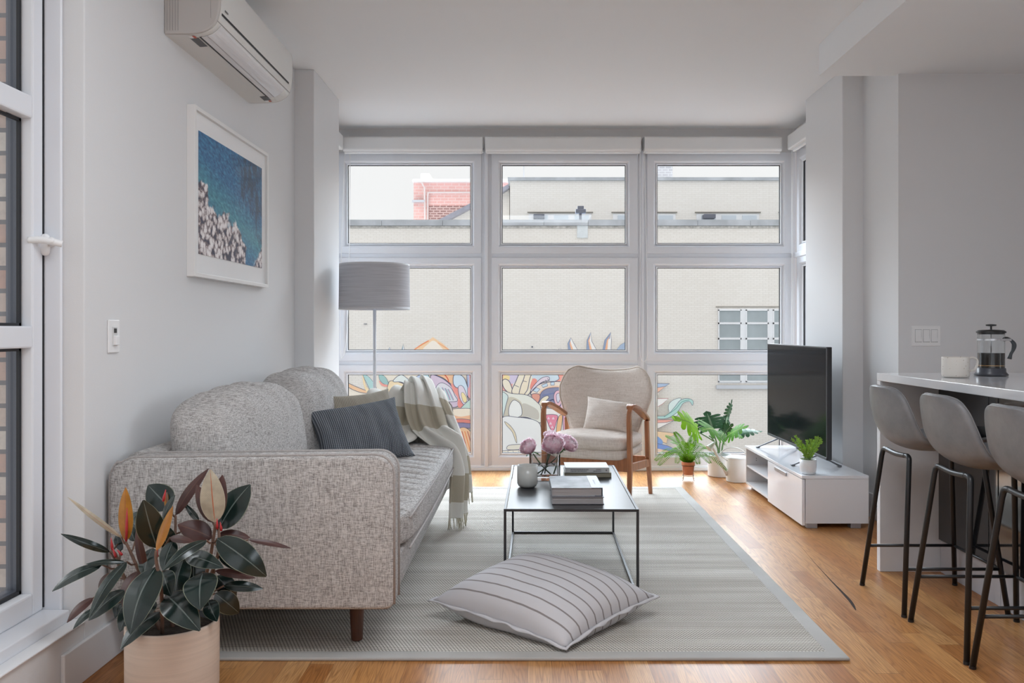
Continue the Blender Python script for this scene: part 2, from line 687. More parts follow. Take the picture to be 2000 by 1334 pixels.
def window_unit(n, ox, oz, gx, gz, rot=None):
    """sash frame with its bead, gasket and pane, in the plane of the window wall (or turned onto a side wall)"""
    T = rot or Matrix.Identity(4)
    bm = BM()
    # outer face flat, inner lip stepping down to the glass
    o = [(ox[0], oz[0]), (ox[1], oz[0]), (ox[1], oz[1]), (ox[0], oz[1])]
    def inset(a):
        return [(gx[0] - a, gz[0] - a), (gx[1] + a, gz[0] - a), (gx[1] + a, gz[1] + a), (gx[0] - a, gz[1] + a)]
    loops = [(o, 0.045), (o, 0.0), (inset(0.022), 0.0), (inset(0.016), 0.006), (inset(0.0), 0.03), (inset(0.0), 0.06)]
    V = [[bm.verts.new((p[0], YB + y, p[1])) for p in q] for q, y in loops]
    for A, B in zip(V, V[1:]):
        for k in range(4):
            j = (k + 1) % 4
            bm.faces.new([A[k], A[j], B[j], B[k]])
    bm.transform(T)
    f = struct('window_%d' % n, bm, vinyl_m, bevel=0.0025)
    bm = BM()
    ring(bm, gx[0] - 0.001, gx[1] + 0.001, gz[0] - 0.001, gz[1] + 0.001, 0.009, YB + 0.018, YB + 0.029)
    bm.transform(T)
    struct('glazing_bead', bm, vinyl_w, f)
    bm = BM()
    ring(bm, gx[0] + 0.0, gx[1] - 0.0, gz[0] + 0.0, gz[1] - 0.0, 0.013, YB + 0.029, YB + 0.040)
    bm.transform(T)
    struct('gasket', bm, gasket_m, f)
    bm = BM()
    box(bm, gx[0] + 0.002, gx[1] - 0.002, YB + 0.041, YB + 0.046, gz[0] + 0.002, gz[1] - 0.002)
    bm.transform(T)
    struct('glass_pane', bm, pane_m if rot is None else pane_side_m, f)
    return f


COLS = [((-1.555, -0.375), (-1.475, -0.455)), ((-0.292, 0.900), (-0.215, 0.810)), ((0.975, 2.158), (1.052, 2.073))]
ROWS = [((1.767, 2.592), (1.842, 2.498)), ((0.892, 1.733), (0.971, 1.660)), ((0.040, 0.858), (0.129, 0.788))]
n = 1
for oz, gz in ROWS:
    for ox, gx in COLS:
        window_unit(n, ox, oz, gx, gz)
        n += 1
# side windows of the bay: same rows, turned through a right angle
RR = Matrix.Translation((2.175, 6.62, 0)) @ Matrix.Rotation(-PI / 2, 4, 'Z') @ Matrix.Translation((0, -YB, 0))
RL = Matrix.Translation((-1.575, 5.86, 0)) @ Matrix.Rotation(PI / 2, 4, 'Z') @ Matrix.Translation((0, -YB, 0))
for oz, gz in ROWS:
    window_unit(n, (0.0, 0.78), oz, (0.075, 0.70), gz, RR); n += 1
for oz, gz in ROWS:
    window_unit(n, (0.0, 0.76), oz, (0.06, 0.68), gz, RL); n += 1
# posts and transoms between the sashes
bm = BM()
for x0, x1 in ((-0.375, -0.292), (0.900, 0.975)):
    box(bm, x0 - 0.004, x1 + 0.004, YB + 0.012, YB + 0.09, 0.0, 2.60)
    box(bm, x0 + 0.026, x1 - 0.026, YB - 0.012, YB + 0.012, 0.0, 2.60)
box(bm, 2.150, 2.185, YB - 0.005, YB + 0.09, 0.0, 2.60)
box(bm, -1.60, -1.550, YB - 0.005, YB + 0.09, 0.0, 2.60)
for z0, z1 in ((1.733, 1.767), (0.858, 0.892)):
    box(bm, -1.60, 2.2, YB + 0.014, YB + 0.09, z0 - 0.004, z1 + 0.004)
    box(bm, -1.575, -1.56, 5.82, 6.67, z0 - 0.004, z1 + 0.004)
    box(bm, 2.165, 2.18, 5.82, 6.67, z0 - 0.004, z1 + 0.004)
struct('trim_1', bm, vinyl_m, bevel=0.006)
bm = BM(); box(bm, -1.58, 2.18, YB - 0.02, YB + 0.1, 0.0, 0.026); box(bm, -1.58, 2.18, YB - 0.004, YB + 0.1, 0.026, 0.042)
struct('trim_2', bm, vinyl_w, bevel=0.004)
bm = BM(); box(bm, -2.0, 4.3, YB, YB + 0.25, 2.592, ZC); box(bm, -1.9, -1.575, PL1, YB + 0.25, 2.592, ZC); box(bm, 2.175, 2.6, PL1, YB + 0.25, 2.592, ZC)
box(bm, -1.9, -1.60, YB + 0.0, YB + 0.25, 0, 2.592); box(bm, 2.185, 2.6, YB + 0.0, YB + 0.25, 0, 2.592)
box(bm, -1.9, -1.56, PL1, YB + 0.1, 0, 0.04); box(bm, 2.16, 2.6, PL1, YB + 0.1, 0, 0.04)
struct('wall_back', bm, wall_m)


# roller blinds, rolled up
def blind(x0, x1, label, grp):
    t = thing('roller_blind', label, 'blind', ((x0 + x1) / 2, YB - 0.085, 2.56), 0, grp)
    bm = BM()
    prism(bm, rrect(YB - 0.14, YB - 0.04, 2.572, 2.690, [0.02, 0.004, 0.004, 0.02]), x0, x1, 'x')
    obj('cassette', bm, blind_m, t, smooth=False)
    bm = BM(); box(bm, x0 + 0.006, x1 - 0.006, YB - 0.118, YB - 0.100, 2.556, 2.574)
    obj('bottom_rail', bm, white_p, t, bevel=0.004)
    for xa in (x0 - 0.006, x1):
        bm = BM(); box(bm, xa, xa + 0.006, YB - 0.10, YB - 0.03, 2.60, 2.69)
        obj('bracket', bm, steel_m, t)
    return t


blind(-1.47, -0.358, 'white rolled-up blind over the window column behind the drum lamp', None)
blind(-0.335, 0.905, 'white rolled-up blind over the middle window column behind the armchair', None)
blind(0.935, 2.03, 'white rolled-up blind over the window column behind the houseplants', None)


def side_blind(x0, x1, label):
    t = thing('roller_blind', label, 'blind', ((x0 + x1) / 2, 6.2, 2.56))
    bm = BM()
    prism(bm, rrect(x0, x1, 2.572, 2.690, 0.012), 5.84, 6.50, 'y')
    obj('cassette', bm, blind_m, t)
    boxm('bottom_rail', (x0 + x1) / 2 - 0.009, (x0 + x1) / 2 + 0.009, 5.85, 6.49, 2.556, 2.574, white_p, t, bevel=0.004)


side_blind(2.065, 2.155, 'short rolled-up blind on the side window beside the right-hand pier')
side_blind(-1.555, -1.462, 'short rolled-up blind end seen past the pier behind the sofa')


def bead_chain(pts, label):
    bm = BM()
    tube(bm, spline(pts, 8, True), 0.0028, 6, closed=True)
    recentre(tag(obj('blind_chain', bm, white_p, smooth=True), label, 'blind chain'))


bead_chain([(0.912, YB - 0.06, 2.58), (0.912, YB - 0.06, 1.8), (0.905, YB - 0.06, 1.05), (0.918, YB - 0.06, 0.915),
            (0.944, YB - 0.06, 0.89), (0.966, YB - 0.06, 0.93), (0.968, YB - 0.06, 1.1), (0.962, YB - 0.06, 1.8), (0.940, YB - 0.06, 2.58)],
           'white looped pull chain hanging between the middle and right window columns')
bead_chain([(-1.43, YB - 0.07, 2.58), (-1.44, YB - 0.07, 1.5), (-1.46, YB - 0.07, 1.05), (-1.485, YB - 0.07, 0.93), (-1.505, YB - 0.07, 0.98),
            (-1.505, YB - 0.07, 1.5), (-1.47, YB - 0.07, 2.58)],
           'white pull chain hanging behind the drum lamp shade')
bead_chain([(2.12, YB - 0.10, 2.58), (2.12, YB - 0.10, 1.6), (2.118, YB - 0.10, 1.0), (2.125, YB - 0.10, 0.9),
            (2.132, YB - 0.10, 1.0), (2.13, YB - 0.10, 1.6), (2.128, YB - 0.10, 2.58)],
           'thin white pull chain in the window corner by the television')

# ================================================================ tall window in the left wall, near the camera
XW = -1.585
bm = BM()
# fixed frame against the reveal, with a rounded stop
box(bm, -1.66, -1.529, 2.686, 2.699, 0.19, ZC - 0.002)
box(bm, -1.66, -1.500, 0.12, 2.685, 0.19, 0.232)
box(bm, -1.66, -1.529, 0.1, 0.14, 0.19, ZC)
f = struct('window_16', bm, vinyl_m, bevel=0.005, segs=3)
bm = BM()
Z = [(0.232, 0.303), (1.09, 1.16), (1.825, 1.897), (2.72, ZC - 0.002)]
box(bm, -1.625, XW, 2.625, 2.682, 0.232, ZC - 0.002)
box(bm, -1.625, XW, 0.14, 0.2, 0.232, ZC - 0.002)
for a, b in Z:
    box(bm, -1.625, XW + 0.001, 0.2, 2.625, a, b)
struct('sash', bm, vinyl_m, f, bevel=0.006)
bm = BM()
for (a0, a1), (b0, b1) in zip(Z, Z[1:]):
    z0, z1 = a1, b0
    for y0, y1, c0, c1 in ((0.2, 2.625, z0, z0 + 0.01), (0.2, 2.625, z1 - 0.01, z1), (2.615, 2.625, z0, z1), (0.2, 0.21, z0, z1)):
        box(bm, -1.632, -1.622, y0, y1, c0, c1)
struct('gasket', bm, gasket_m, f)
bm = BM()
for (a0, a1), (b0, b1) in zip(Z, Z[1:]):
    z0, z1 = a1, b0
    for y0, y1, c0, c1 in ((2.655, 2.70, z0 - 0.05, z1 + 0.05), (0.2, 2.655, z0 - 0.02, z0 + 0.004)):
        box(bm, -1.69, -1.641, y0, y1, c0, c1)
struct('outer_frame', bm, dark_frame_m, f)
bm = BM()
for (a0, a1), (b0, b1) in zip(Z, Z[1:]):
    box(bm, -1.640, -1.636, 0.2, 2.623, a1, b0)
struct('glass_pane', bm, pane_m, f)
bm = BM(); box(bm, XL - 0.04, XL + 0.012, -1.59, 2.70, 0.189, 0.196)
struct('trim_3', bm, trim_m, bevel=0.003)
# gap line between sash and fixed frame
bm = BM(); box(bm, -1.59, XW + 0.0015, 2.6815, 2.6865, 0.24, ZC - 0.01)
struct('seal', bm, gasket_m, f)
# handle
t = thing('window_handle', 'white lever handle on the tall window at the left edge', 'window handle', (-1.57, 2.69, 1.425))
bm = BM(); puffy(bm, -1.590, -1.560, 2.668, 2.690, 1.390, 1.462, k=3, n=8)
bm.transform(Matrix.Translation((0, -0.003, 0)))
obj('backplate', bm, white_p, t, smooth=True)
bm = BM()
tube(bm, spline([(-1.575, 2.655, 1.430), (-1.55, 2.645, 1.432), (-1.535, 2.62, 1.434), (-1.530, 2.60, 1.436)], 5), [0.012] * 11 + [0.011] * 5, 10)
tube(bm, spline([(-1.600, 2.60, 1.436), (-1.56, 2.60, 1.437), (-1.53, 2.61, 1.432), (-1.508, 2.625, 1.426)], 5), 0.0115, 10)
bm.transform(Matrix.Translation((0, 0.030, 0)))
obj('lever', bm, white_p, t, smooth=True)

# brick return of the outer wall past the glass
bm = BM(); box(bm, -2.6, -1.69, 2.675, 3.4, -0.3, 3.2)
o = struct('wall_brick_outside', bm, brick_material('jamb_brick', (0.66, 0.62, 0.575), (0.52, 0.32, 0.265), (0.22, 0.22, 0.23), 0.075, 0.21, 0.008, 1.1))

# ================================================================ switches
def switch_plate(label, loc, w, h, n, rot):
    t = thing('light_switch', label, 'light switch', loc, rot)
    bm = BM(); box(bm, -w / 2, w / 2, -0.007, 0, -h / 2, h / 2)
    obj('wall_plate', bm, white_p, t, bevel=0.003, local=True)
    for i in range(n):
        cx = (i - (n - 1) / 2) * 0.0455
        bm = BM()
        ring(bm, cx - 0.0185, cx + 0.0185, -0.037, 0.037, 0.0015, -0.0076, -0.006)
        obj('switch_surround', bm, mat('switch_gap', (0.35, 0.35, 0.36), 0.6), t, local=True)
        bm = BM()
        prism(bm, [(-0.007, -0.034), (-0.0125, -0.030), (-0.0085, 0.0), (-0.0095, 0.033), (-0.007, 0.034)], cx - 0.0165, cx + 0.0165, 'x')
        obj('rocker', bm, white_p, t, local=True)
    return t


switch_plate('white triple rocker switch plate on the grey kitchen wall', (2.262, 4.652, 1.112), 0.165, 0.117, 3, 0)
t = thing('light_switch', 'single white slider switch plate on the side wall by the tall window', 'light switch', (XL, 2.883, 1.125), PI / 2)
bm = BM(); box(bm, -0.038, 0.038, -0.007, 0, -0.058, 0.058)
obj('wall_plate', bm, white_p, t, bevel=0.003, local=True)
bm = BM(); box(bm, -0.017, 0.017, -0.010, -0.006, -0.034, 0.034)
obj('switch_surround', bm, mat('slider_grey', (0.62, 0.62, 0.62), 0.4), t, bevel=0.002, local=True)
bm = BM(); box(bm, -0.012, 0.012, -0.020, -0.008, -0.031, 0.002)
r_ = obj('paddle', bm, white_p, t, bevel=0.002, local=True)
bm = BM(); box(bm, -0.009, 0.009, -0.0115, -0.009, 0.012, 0.028)
obj('slider', bm, black_m, t, bevel=0.001, local=True)

# ================================================================ air conditioner
t = thing('air_conditioner', 'white split air conditioner high on the side wall above the picture', 'air conditioner', (XL, 3.8, 2.335))
ac_w = mat('ac_plastic', (0.70, 0.69, 0.665), 0.4, spec=0.4)
ac_end = mat('ac_end', (0.50, 0.475, 0.455), 0.45)
Y0, Y1 = 3.29, 4.31
prof = [(0, 2.337), (0.096, 2.337), (0.154, 2.345), (0.196, 2.368), (0.217, 2.405), (0.226, 2.47), (0.226, 2.56), (0.215, 2.60),
        (0.18, 2.625), (0.0, 2.63)]
sp = spline(prof[1:-1], 5)
bm = BM()
prism(bm, [(XL + 0.0, 2.337)] + [(XL + p[0], p[1]) for p in sp] + [(XL, 2.63)], Y0 + 0.012, Y1 - 0.012, 'y')
obj('housing', bm, ac_w, t)
for y0, y1 in ((Y0, Y0 + 0.012), (Y1 - 0.012, Y1)):
    bm = BM()
    prism(bm, [(XL, 2.337)] + [(XL + p[0], p[1]) for p in sp] + [(XL, 2.63)], y0, y1, 'y')
    ec = obj('end_cover', bm, ac_end, t, bevel=0.008)
# vertical grip ribs and seam on the near end
bm = BM()
for i in range(5):
    box(bm, XL + 0.012 + i * 0.011, XL + 0.0145 + i * 0.011, Y0 - 0.0012, Y0 + 0.001, 2.35, 2.60)
obj('grip_ribs', bm, mat('ac_rib', (0.36, 0.34, 0.33), 0.5), t)
bm = BM(); box(bm, XL + 0.188, XL + 0.1895, Y0 - 0.0008, Y0 + 0.001, 2.40, 2.60)
obj('end_seam', bm, bpy.data.materials['ac_rib'], t)
def acp(s_, y, out=0.0):
    """point on the curved underside; s_ metres along from the wall"""
    acc = 0
    pts = [Vector((0, 0, 2.337))] + [Vector((p[0], 0, p[1])) for p in sp]
    for a, b in zip(pts, pts[1:]):
        L = (b - a).length
        if acc + L >= s_:
            q = a + (b - a) * ((s_ - acc) / L)
            nrm = Vector((-(b - a).z, 0, (b - a).x)).normalized() * -1
            q = q + nrm * out
            return Vector((XL + q.x, y, q.z))
        acc += L
    return Vector((XL + 0.22, y, 2.5))
def acstrip(name, s0, s1, y0, y1, out, m, th=0.0):
    bm = BM()
    grid(bm, 10, 1, lambda u, v: acp(s0 + (s1 - s0) * u, y0 + (y1 - y0) * v, out), uvs=False)
    r = bmesh.ops.extrude_face_region(bm, geom=bm.faces[:])
    vs = [g for g in r['geom'] if isinstance(g, bmesh.types.BMVert)]
    bmesh.ops.translate(bm, verts=vs, vec=(-0.0015, 0, 0.0015))
    return obj(name, bm, m, t)
flap_m = mat('ac_flap', (0.74, 0.73, 0.74), 0.12, spec=0.6)
acstrip('outlet_gap', 0.124, 0.134, Y0 + 0.045, Y1 - 0.10, 0.001, gasket_m)
fl = acstrip('louver_flap', 0.134, 0.225, Y0 + 0.045, Y1 - 0.10, 0.0035, flap_m)
acstrip('flap_groove', 0.157, 0.1585, Y0 + 0.045, Y1 - 0.10, 0.0042, mat('ac_seam', (0.22, 0.21, 0.21), 0.6))
acstrip('panel_seam', 0.230, 0.2325, Y0 + 0.01, Y1 - 0.01, 0.0012, bpy.data.materials['ac_seam'])
acstrip('intake_gap', 0.262, 0.272, Y0 + 0.03, Y1 - 0.06, 0.0012, gasket_m)
warn_m = mat('ac_sticker', (0.10, 0.10, 0.105), 0.5)
for y0, y1, s0, s1 in ((3.34, 3.44, 0.085, 0.118), (4.18, 4.25, 0.095, 0.13)):
    st = acstrip('warning_label', s0, s1, y0, y1, 0.0018, warn_m)
    bm = BM()
    q = [acp(s0 + 0.002, y0 - 0.028, 0.002), acp(s1 - 0.002, y0 - 0.028, 0.002), acp(s1 - 0.002, y0, 0.002), acp(s0 + 0.002, y0, 0.002)]
    if y0 > 4:
        q = [p + Vector((0, 0.1 - 0.002, 0)) for p in q]
    plane_pts(bm, q)
    obj('label_heading', bm, white_p, t)
    bm = BM()
    q2 = [q[0].lerp(q[1], 0.55), q[1].lerp(q[0], 0.05), q[2].lerp(q[3], 0.05), q[3].lerp(q[2], 0.55)]
    plane_pts(bm, [p + Vector((0.0003, 0, -0.0006)) for p in q2])
    obj('label_stripe', bm, mat('sticker_red', (0.55, 0.12, 0.08), 0.5), t)
# small maker's mark: a dark badge of four strokes
bm = BM()
for i in range(4):
    y = Y0 + 0.055 + i * 0.009
    box(bm, XL + 0.2255, XL + 0.2275, y, y + 0.005, 2.445, 2.452)
obj('badge', bm, mat('badge_grey', (0.2, 0.2, 0.2), 0.4), t)

# ================================================================ framed picture
def sea_material():
    m, nt, b, tc, (x, y, z) = new_mat('sea_print', 0.5)
    # object coordinates: y along the wall, z up, origin at the centre of the print
    n1 = noise_tex(nt, combine(nt, 0.0, M(nt, 'MULTIPLY', y, 30.0), M(nt, 'MULTIPLY', M(nt, 'ADD', z, M(nt, 'MULTIPLY', y, 0.25)), 75.0)), 1.0, 4.0, 0.65)
    n2 = noise_tex(nt, tc.outputs['Object'], 5.0, 4.0, 0.6)
    sea = ramp(nt, n1, [(0.3, (0.008, 0.055, 0.15)), (0.5, (0.022, 0.15, 0.33)), (0.68, (0.07, 0.30, 0.50))])
    teal = ramp(nt, n1, [(0.3, (0.02, 0.17, 0.24)), (0.6, (0.08, 0.36, 0.42)), (0.75, (0.25, 0.55, 0.58))])
    # teal band hugging the rocks in the lower half
    band = M(nt, 'SUBTRACT', 1.0, M(nt, 'MULTIPLY', M(nt, 'ABSOLUTE', M(nt, 'ADD', z, M(nt, 'ADD', 0.06, M(nt, 'MULTIPLY', y, 0.25)))), 7.0), True)
    c = mixc(nt, M(nt, 'MULTIPLY', band, 0.8), sea, teal)
    # dark rock shadow in the upper far corner
    d = M(nt, 'ADD', M(nt, 'MULTIPLY', M(nt, 'ADD', y, -0.05), 1.3), M(nt, 'MULTIPLY', M(nt, 'ADD', z, -0.12), 1.6))
    d = M(nt, 'ADD', d, M(nt, 'MULTIPLY', M(nt, 'SUBTRACT', n2, 0.5), 1.6))
    n3 = noise_tex(nt, combine(nt, 0.0, M(nt, 'MULTIPLY', y, 14.0), M(nt, 'MULTIPLY', z, 9.0)), 1.0, 5.0, 0.7)
    dk = M(nt, 'MULTIPLY', M(nt, 'MULTIPLY', d, 5.0, True), M(nt, 'MULTIPLY', M(nt, 'SUBTRACT', n3, 0.36, True), 5.0, True))
    c = mixc(nt, M(nt, 'MULTIPLY', dk, 0.8), c, (0.02, 0.035, 0.07))
    # rocks, lower near corner and a bit in the far corner
    v = node(nt, 'ShaderNodeTexVoronoi', Scale=34.0)
    nt.links.new(tc.outputs['Object'], v.inputs['Vector'])
    n4 = noise_tex(nt, tc.outputs['Object'], 15.0, 6.0, 0.8)
    rk = ramp(nt, M(nt, 'ADD', M(nt, 'MULTIPLY', v.outputs['Distance'], -0.45), M(nt, 'ADD', 0.19, M(nt, 'MULTIPLY', n4, 1.15))),
              [(0.40, (0.03, 0.03, 0.07)), (0.48, (0.20, 0.14, 0.14)), (0.54, (0.60, 0.53, 0.53)), (0.66, (0.92, 0.88, 0.88))])
    h1 = M(nt, 'SUBTRACT', M(nt, 'MULTIPLY', y, -0.35), M(nt, 'ADD', z, 0.10))
    h1 = M(nt, 'ADD', h1, M(nt, 'MULTIPLY', M(nt, 'SUBTRACT', n2, 0.5), 0.35))
    right = M(nt, 'LESS_THAN', M(nt, 'ADD', y, M(nt, 'MULTIPLY', n4, 0.10)), 0.22)
    m1 = M(nt, 'MULTIPLY', M(nt, 'MULTIPLY', h1, 60.0, True), right)
    h2 = M(nt, 'SUBTRACT', M(nt, 'ADD', M(nt, 'MULTIPLY', y, 0.9), M(nt, 'MULTIPLY', n4, 0.15)), M(nt, 'ADD', z, 0.60))
    m2 = M(nt, 'MULTIPLY', h2, 40.0, True)
    mk = M(nt, 'MAXIMUM', m1, m2)
    c = mixc(nt, mk, c, rk)
    nt.links.new(c, b.inputs['Base Color'])
    return m


t = thing('framed_picture', 'white framed photograph of blue sea and pale rocks on the side wall', 'picture', (XL, 4.01, 1.375))
frame_m = mat('picture_frame_white', (0.80, 0.79, 0.78), 0.4)
TP = Matrix.Translation((XL, 0, 0)) @ Matrix.Rotation(PI / 2, 4, 'Z')   # x along the wall, -y out of it
bm = BM(); ring(bm, 3.51, 4.51, 1.377, 2.115, 0.018, -0.036, 0.0); bm.transform(TP)
obj('frame', bm, frame_m, t, bevel=0.0015)
bm = BM(); box(bm, 3.525, 4.495, -0.020, -0.012, 1.39, 2.10); bm.transform(TP)
obj('mat_board', bm, mat('mat_board', (0.86, 0.86, 0.86), 0.8), t)
bm = BM(); box(bm, -0.001, 0.001, -0.425, 0.425, -0.27, 0.27)
pr = obj('print', bm, sea_material(), t, local=True)
pr.location = (0.0215, 0.00, 0.375)
bm = BM(); box(bm, 3.528, 4.492, -0.0285, -0.0265, 1.395, 2.097); bm.transform(TP)
obj('glass', bm, glass_mat('picture_glass', (1, 1, 1), 0.02, 0.25, 0.10), t)
# ================================================================ outside: buildings across the street
cream_brick = brick_material('cream_brick', (0.88, 0.84, 0.79), (0.84, 0.795, 0.74), (0.765, 0.725, 0.67), 0.068, 0.215, 0.009, 0.35)
far_cream = brick_material('far_cream_brick', (0.89, 0.855, 0.81), (0.86, 0.82, 0.77), (0.80, 0.76, 0.71), 0.09, 0.3, 0.01, 0.2)
red_brick = brick_material('red_brick', (0.80, 0.48, 0.44), (0.73, 0.42, 0.38), (0.78, 0.60, 0.57), 0.16, 0.4, 0.02, 0.5)
stone_m = mat('coping_stone', (0.47, 0.49, 0.52), 0.9, var=0.25, vscale=1.2)
roof_m = mat('slate_roof', (0.36, 0.36, 0.42), 0.8, var=0.1)
win_white = mat('outside_window_frame', (0.86, 0.87, 0.89), 0.5)
win_glass = mat('outside_window_glass', (0.36, 0.41, 0.43), 0.3, var=0.1, vscale=2.0)
lintel_m = mat('steel_lintel', (0.30, 0.28, 0.25), 0.8)
pale_metal = mat('pale_metal', (0.62, 0.64, 0.68), 0.5, metal=0.3)
dark_unit = mat('dark_unit', (0.15, 0.16, 0.20), 0.6)
pave_m = mat('asphalt', (0.19, 0.19, 0.19), 0.9, var=0.1)

bm = BM(); box(bm, -60, 60, 7.5, 90, -5.3, -5.0)
struct('street', bm, pave_m)

YW = F / 54.0


def E(px, py, s=54.0, dy=0.0):
    p = P(px, py, s)
    p.y += dy
    return p


def wbox(bm, px0, px1, py0, py1, s, y0, y1):
    a, b_ = P(px0, py1, s), P(px1, py0, s)
    box(bm, a.x, b_.x, F / s + y0, F / s + y1, a.z, b_.z)


t = thing('brick_building', 'long cream brick building across the street with painted mural', 'building', (4, YW, -5))
bm = BM(); box(bm, -16, 22, YW, F / 42.0 - 0.2, -5, 4.90)
obj('wall', bm, cream_brick, t)
bm = BM(); box(bm, -16, 22, YW + 0.5, F / 42.0 - 0.2, 4.90, 4.96)
obj('flat_roof', bm, mat('tar_roof', (0.17, 0.17, 0.17), 0.9), t)
bm = BM()
x = -16.2
k = 0
while x < 22:
    L = [1.9, 1.6, 2.2, 1.75][k % 4]
    box(bm, x, x + L - 0.012, YW - 0.10, YW + 0.5, 4.89, 5.10)
    x += L; k += 1
obj('coping', bm, stone_m, t)
bm = BM(); box(bm, -16, 22, YW - 0.03, YW, 4.80, 4.885)
obj('frieze', bm, mat('stained_band', (0.55, 0.53, 0.50), 0.9, var=0.3, vscale=9), t)
# its big window
bm = BM()
wbox(bm, 1402, 1560, 603, 748, 54, -0.03, 0.0)
w = obj('window', bm, win_white, t)
bm = BM()
for x0, x1 in ((1405, 1445), (1458, 1498), (1511, 1551)):
    for y0, y1 in ((607, 629), (634, 659), (664, 689), (694, 716), (721, 743)):
        wbox(bm, x0, x1, y0, y1, 54, -0.045, -0.02)
obj('window_pane', bm, win_glass, w)
bm = BM()
for x0, x1 in ((1402, 1447), (1456, 1500), (1509, 1553)):
    for y0, y1 in ((605, 607), (630, 633), (660, 663), (690, 693), (717, 720), (744, 746)):
        wbox(bm, x0, x1, y0, y1, 54, -0.085, -0.02)
    for q in (x0, x1 - 2):
        wbox(bm, q, q + 2, 605, 746, 54, -0.085, -0.02)
obj('glazing_bars', bm, win_white, w)
bm = BM(); wbox(bm, 1398, 1566, 598.5, 600, 54, -0.05, 0); obj('lintel', bm, lintel_m, t)
bm = BM(); wbox(bm, 1398, 1566, 752, 759, 54, -0.12, 0); obj('window_sill', bm, pale_metal, t)
bm = BM(); wbox(bm, 711, 717, 632, 633.2, 54, -0.05, 0); obj('vent_slot', bm, dark_unit, t)
bm = BM(); wbox(bm, 1038, 1041, 676, 679, 54, -0.05, 0); obj('vent_slot', bm, dark_unit, t)
# ---- mural
def srgb(c):
    return tuple(((v + 0.055) / 1.055) ** 2.4 if v > 0.04045 else v / 12.92 for v in c)


mb = BM()
ml = mb.loops.layers.float_color.new('Col')
Z1 = lambda p: (670 + p[0] / 5.131, 640 + p[1] / 5.131)
Z2 = lambda p: (970 + p[0] / 4.942, 630 + p[1] / 4.94)
Z3 = lambda p: (1270 + p[0] / 4.04, 580 + p[1] / 4.04)
mk = [0]
LINE = (0.38, 0.38, 0.48)


def paint(zf, col, pts, line=True, smooth=True, w=1.3, lc=LINE):
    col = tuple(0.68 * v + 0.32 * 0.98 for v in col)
    w *= 0.75
    mk[0] += 1
    d = -0.004 - mk[0] * 0.0016
    q = [Vector((*zf(p), 0)) for p in pts]
    s = spline(q, 6, True) if smooth else q
    # drop coincident points
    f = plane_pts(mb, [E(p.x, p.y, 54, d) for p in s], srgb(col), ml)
    if line:
        stroke([(p.x, p.y) for p in s], lc, w, d - 0.0008, True)


def stroke(pxs, col, w, d, closed=False):
    n = len(pxs)
    pts = [Vector((*p, 0)) for p in pxs]
    L, R = [], []
    for i, p in enumerate(pts):
        a = pts[(i - 1) % n] if closed or i else p
        b_ = pts[(i + 1) % n] if closed or i < n - 1 else p
        t_ = (b_ - a)
        if t_.length < 1e-6:
            t_ = Vector((1, 0, 0))
        t_.normalize()
        nn = Vector((-t_.y, t_.x, 0)) * w / 2
        L.append(mb.verts.new(E(p.x + nn.x, p.y + nn.y, 54, d)))
        R.append(mb.verts.new(E(p.x - nn.x, p.y - nn.y, 54, d)))
    for i in range(n if closed else n - 1):
        j = (i + 1) % n
        f = mb.faces.new([L[i], L[j], R[j], R[i]])
        for l in f.loops:
            l[ml] = (*srgb(col), 1)


def line(zf, pts, col=LINE, w=1.2):
    mk[0] += 1
    d = -0.004 - mk[0] * 0.0016
    s = spline([Vector((*zf(p), 0)) for p in pts], 6)
    stroke([(p.x, p.y) for p in s], col, w, d)


# left window column
paint(Z1, (.97, .91, .82), [(36, 560), (120, 605), (220, 640), (330, 600), (345, 466), (560, 440), (1400, 440), (1400, 1330), (36, 1330)], False, False)
paint(Z1, (.99, .78, .55), [(560, 470), (700, 232), (800, 170), (900, 95), (1000, 160), (1080, 232), (1230, 470)], False, False)
paint(Z1, (.99, .93, .86), [(800, 225), (850, 165), (910, 130), (980, 190), (1000, 232), (900, 250)], False)
line(Z1, [(700, 232), (780, 175), (860, 130)], (.96, .62, .42), 2.4)
line(Z1, [(950, 150), (1020, 195), (1075, 232)], (.97, .72, .55), 2.0)
for zx, h in ((465, 195), (600, 165)):
    paint(Z1, (.93, .94, .95), [(zx - 20, 300), (zx - 12, 225), (zx + 2, h), (zx + 22, 235), (zx + 30, 300)], True, False, 0.9)
    paint(Z1, (.45, .62, .70), [(zx - 19, 300), (zx - 10, 225), (zx + 2, h + 5), (zx, 240), (zx - 2, 300)], False, False)
paint(Z1, (.97, .72, .48), [(36, 550), (130, 590), (230, 628), (330, 640), (330, 655), (210, 655), (110, 625), (36, 582)], True)
paint(Z1, (.99, .84, .58), [(196, 466), (215, 520), (235, 590), (290, 650), (240, 645), (205, 560)], False)
paint(Z1, (.60, .80, .79), [(200, 468), (250, 485), (305, 545), (335, 600), (335, 650), (285, 640), (240, 560)], True, True, .8)
paint(Z1, (.50, .72, .70), [(362, 470), (405, 478), (442, 520), (455, 572), (405, 560), (368, 520)], True, True, .8)
paint(Z1, (.97, .52, .45), [(360, 530), (400, 562), (452, 574), (448, 590), (390, 582)], False)
paint(Z1, (.99, .86, .64), [(462, 545), (530, 538), (600, 560), (655, 612), (700, 680), (460, 680)])
paint(Z1, (.98, .66, .45), [(470, 645), (530, 600), (590, 612), (640, 640), (680, 675), (465, 675)], False)
paint(Z1, (.93, .45, .36), [(520, 650), (570, 630), (600, 660), (560, 672)], False)
paint(Z1, (.90, .94, .92), [(505, 540), (540, 492), (590, 472), (640, 505), (700, 555), (770, 595), (745, 650), (700, 640), (650, 590), (590, 545)])
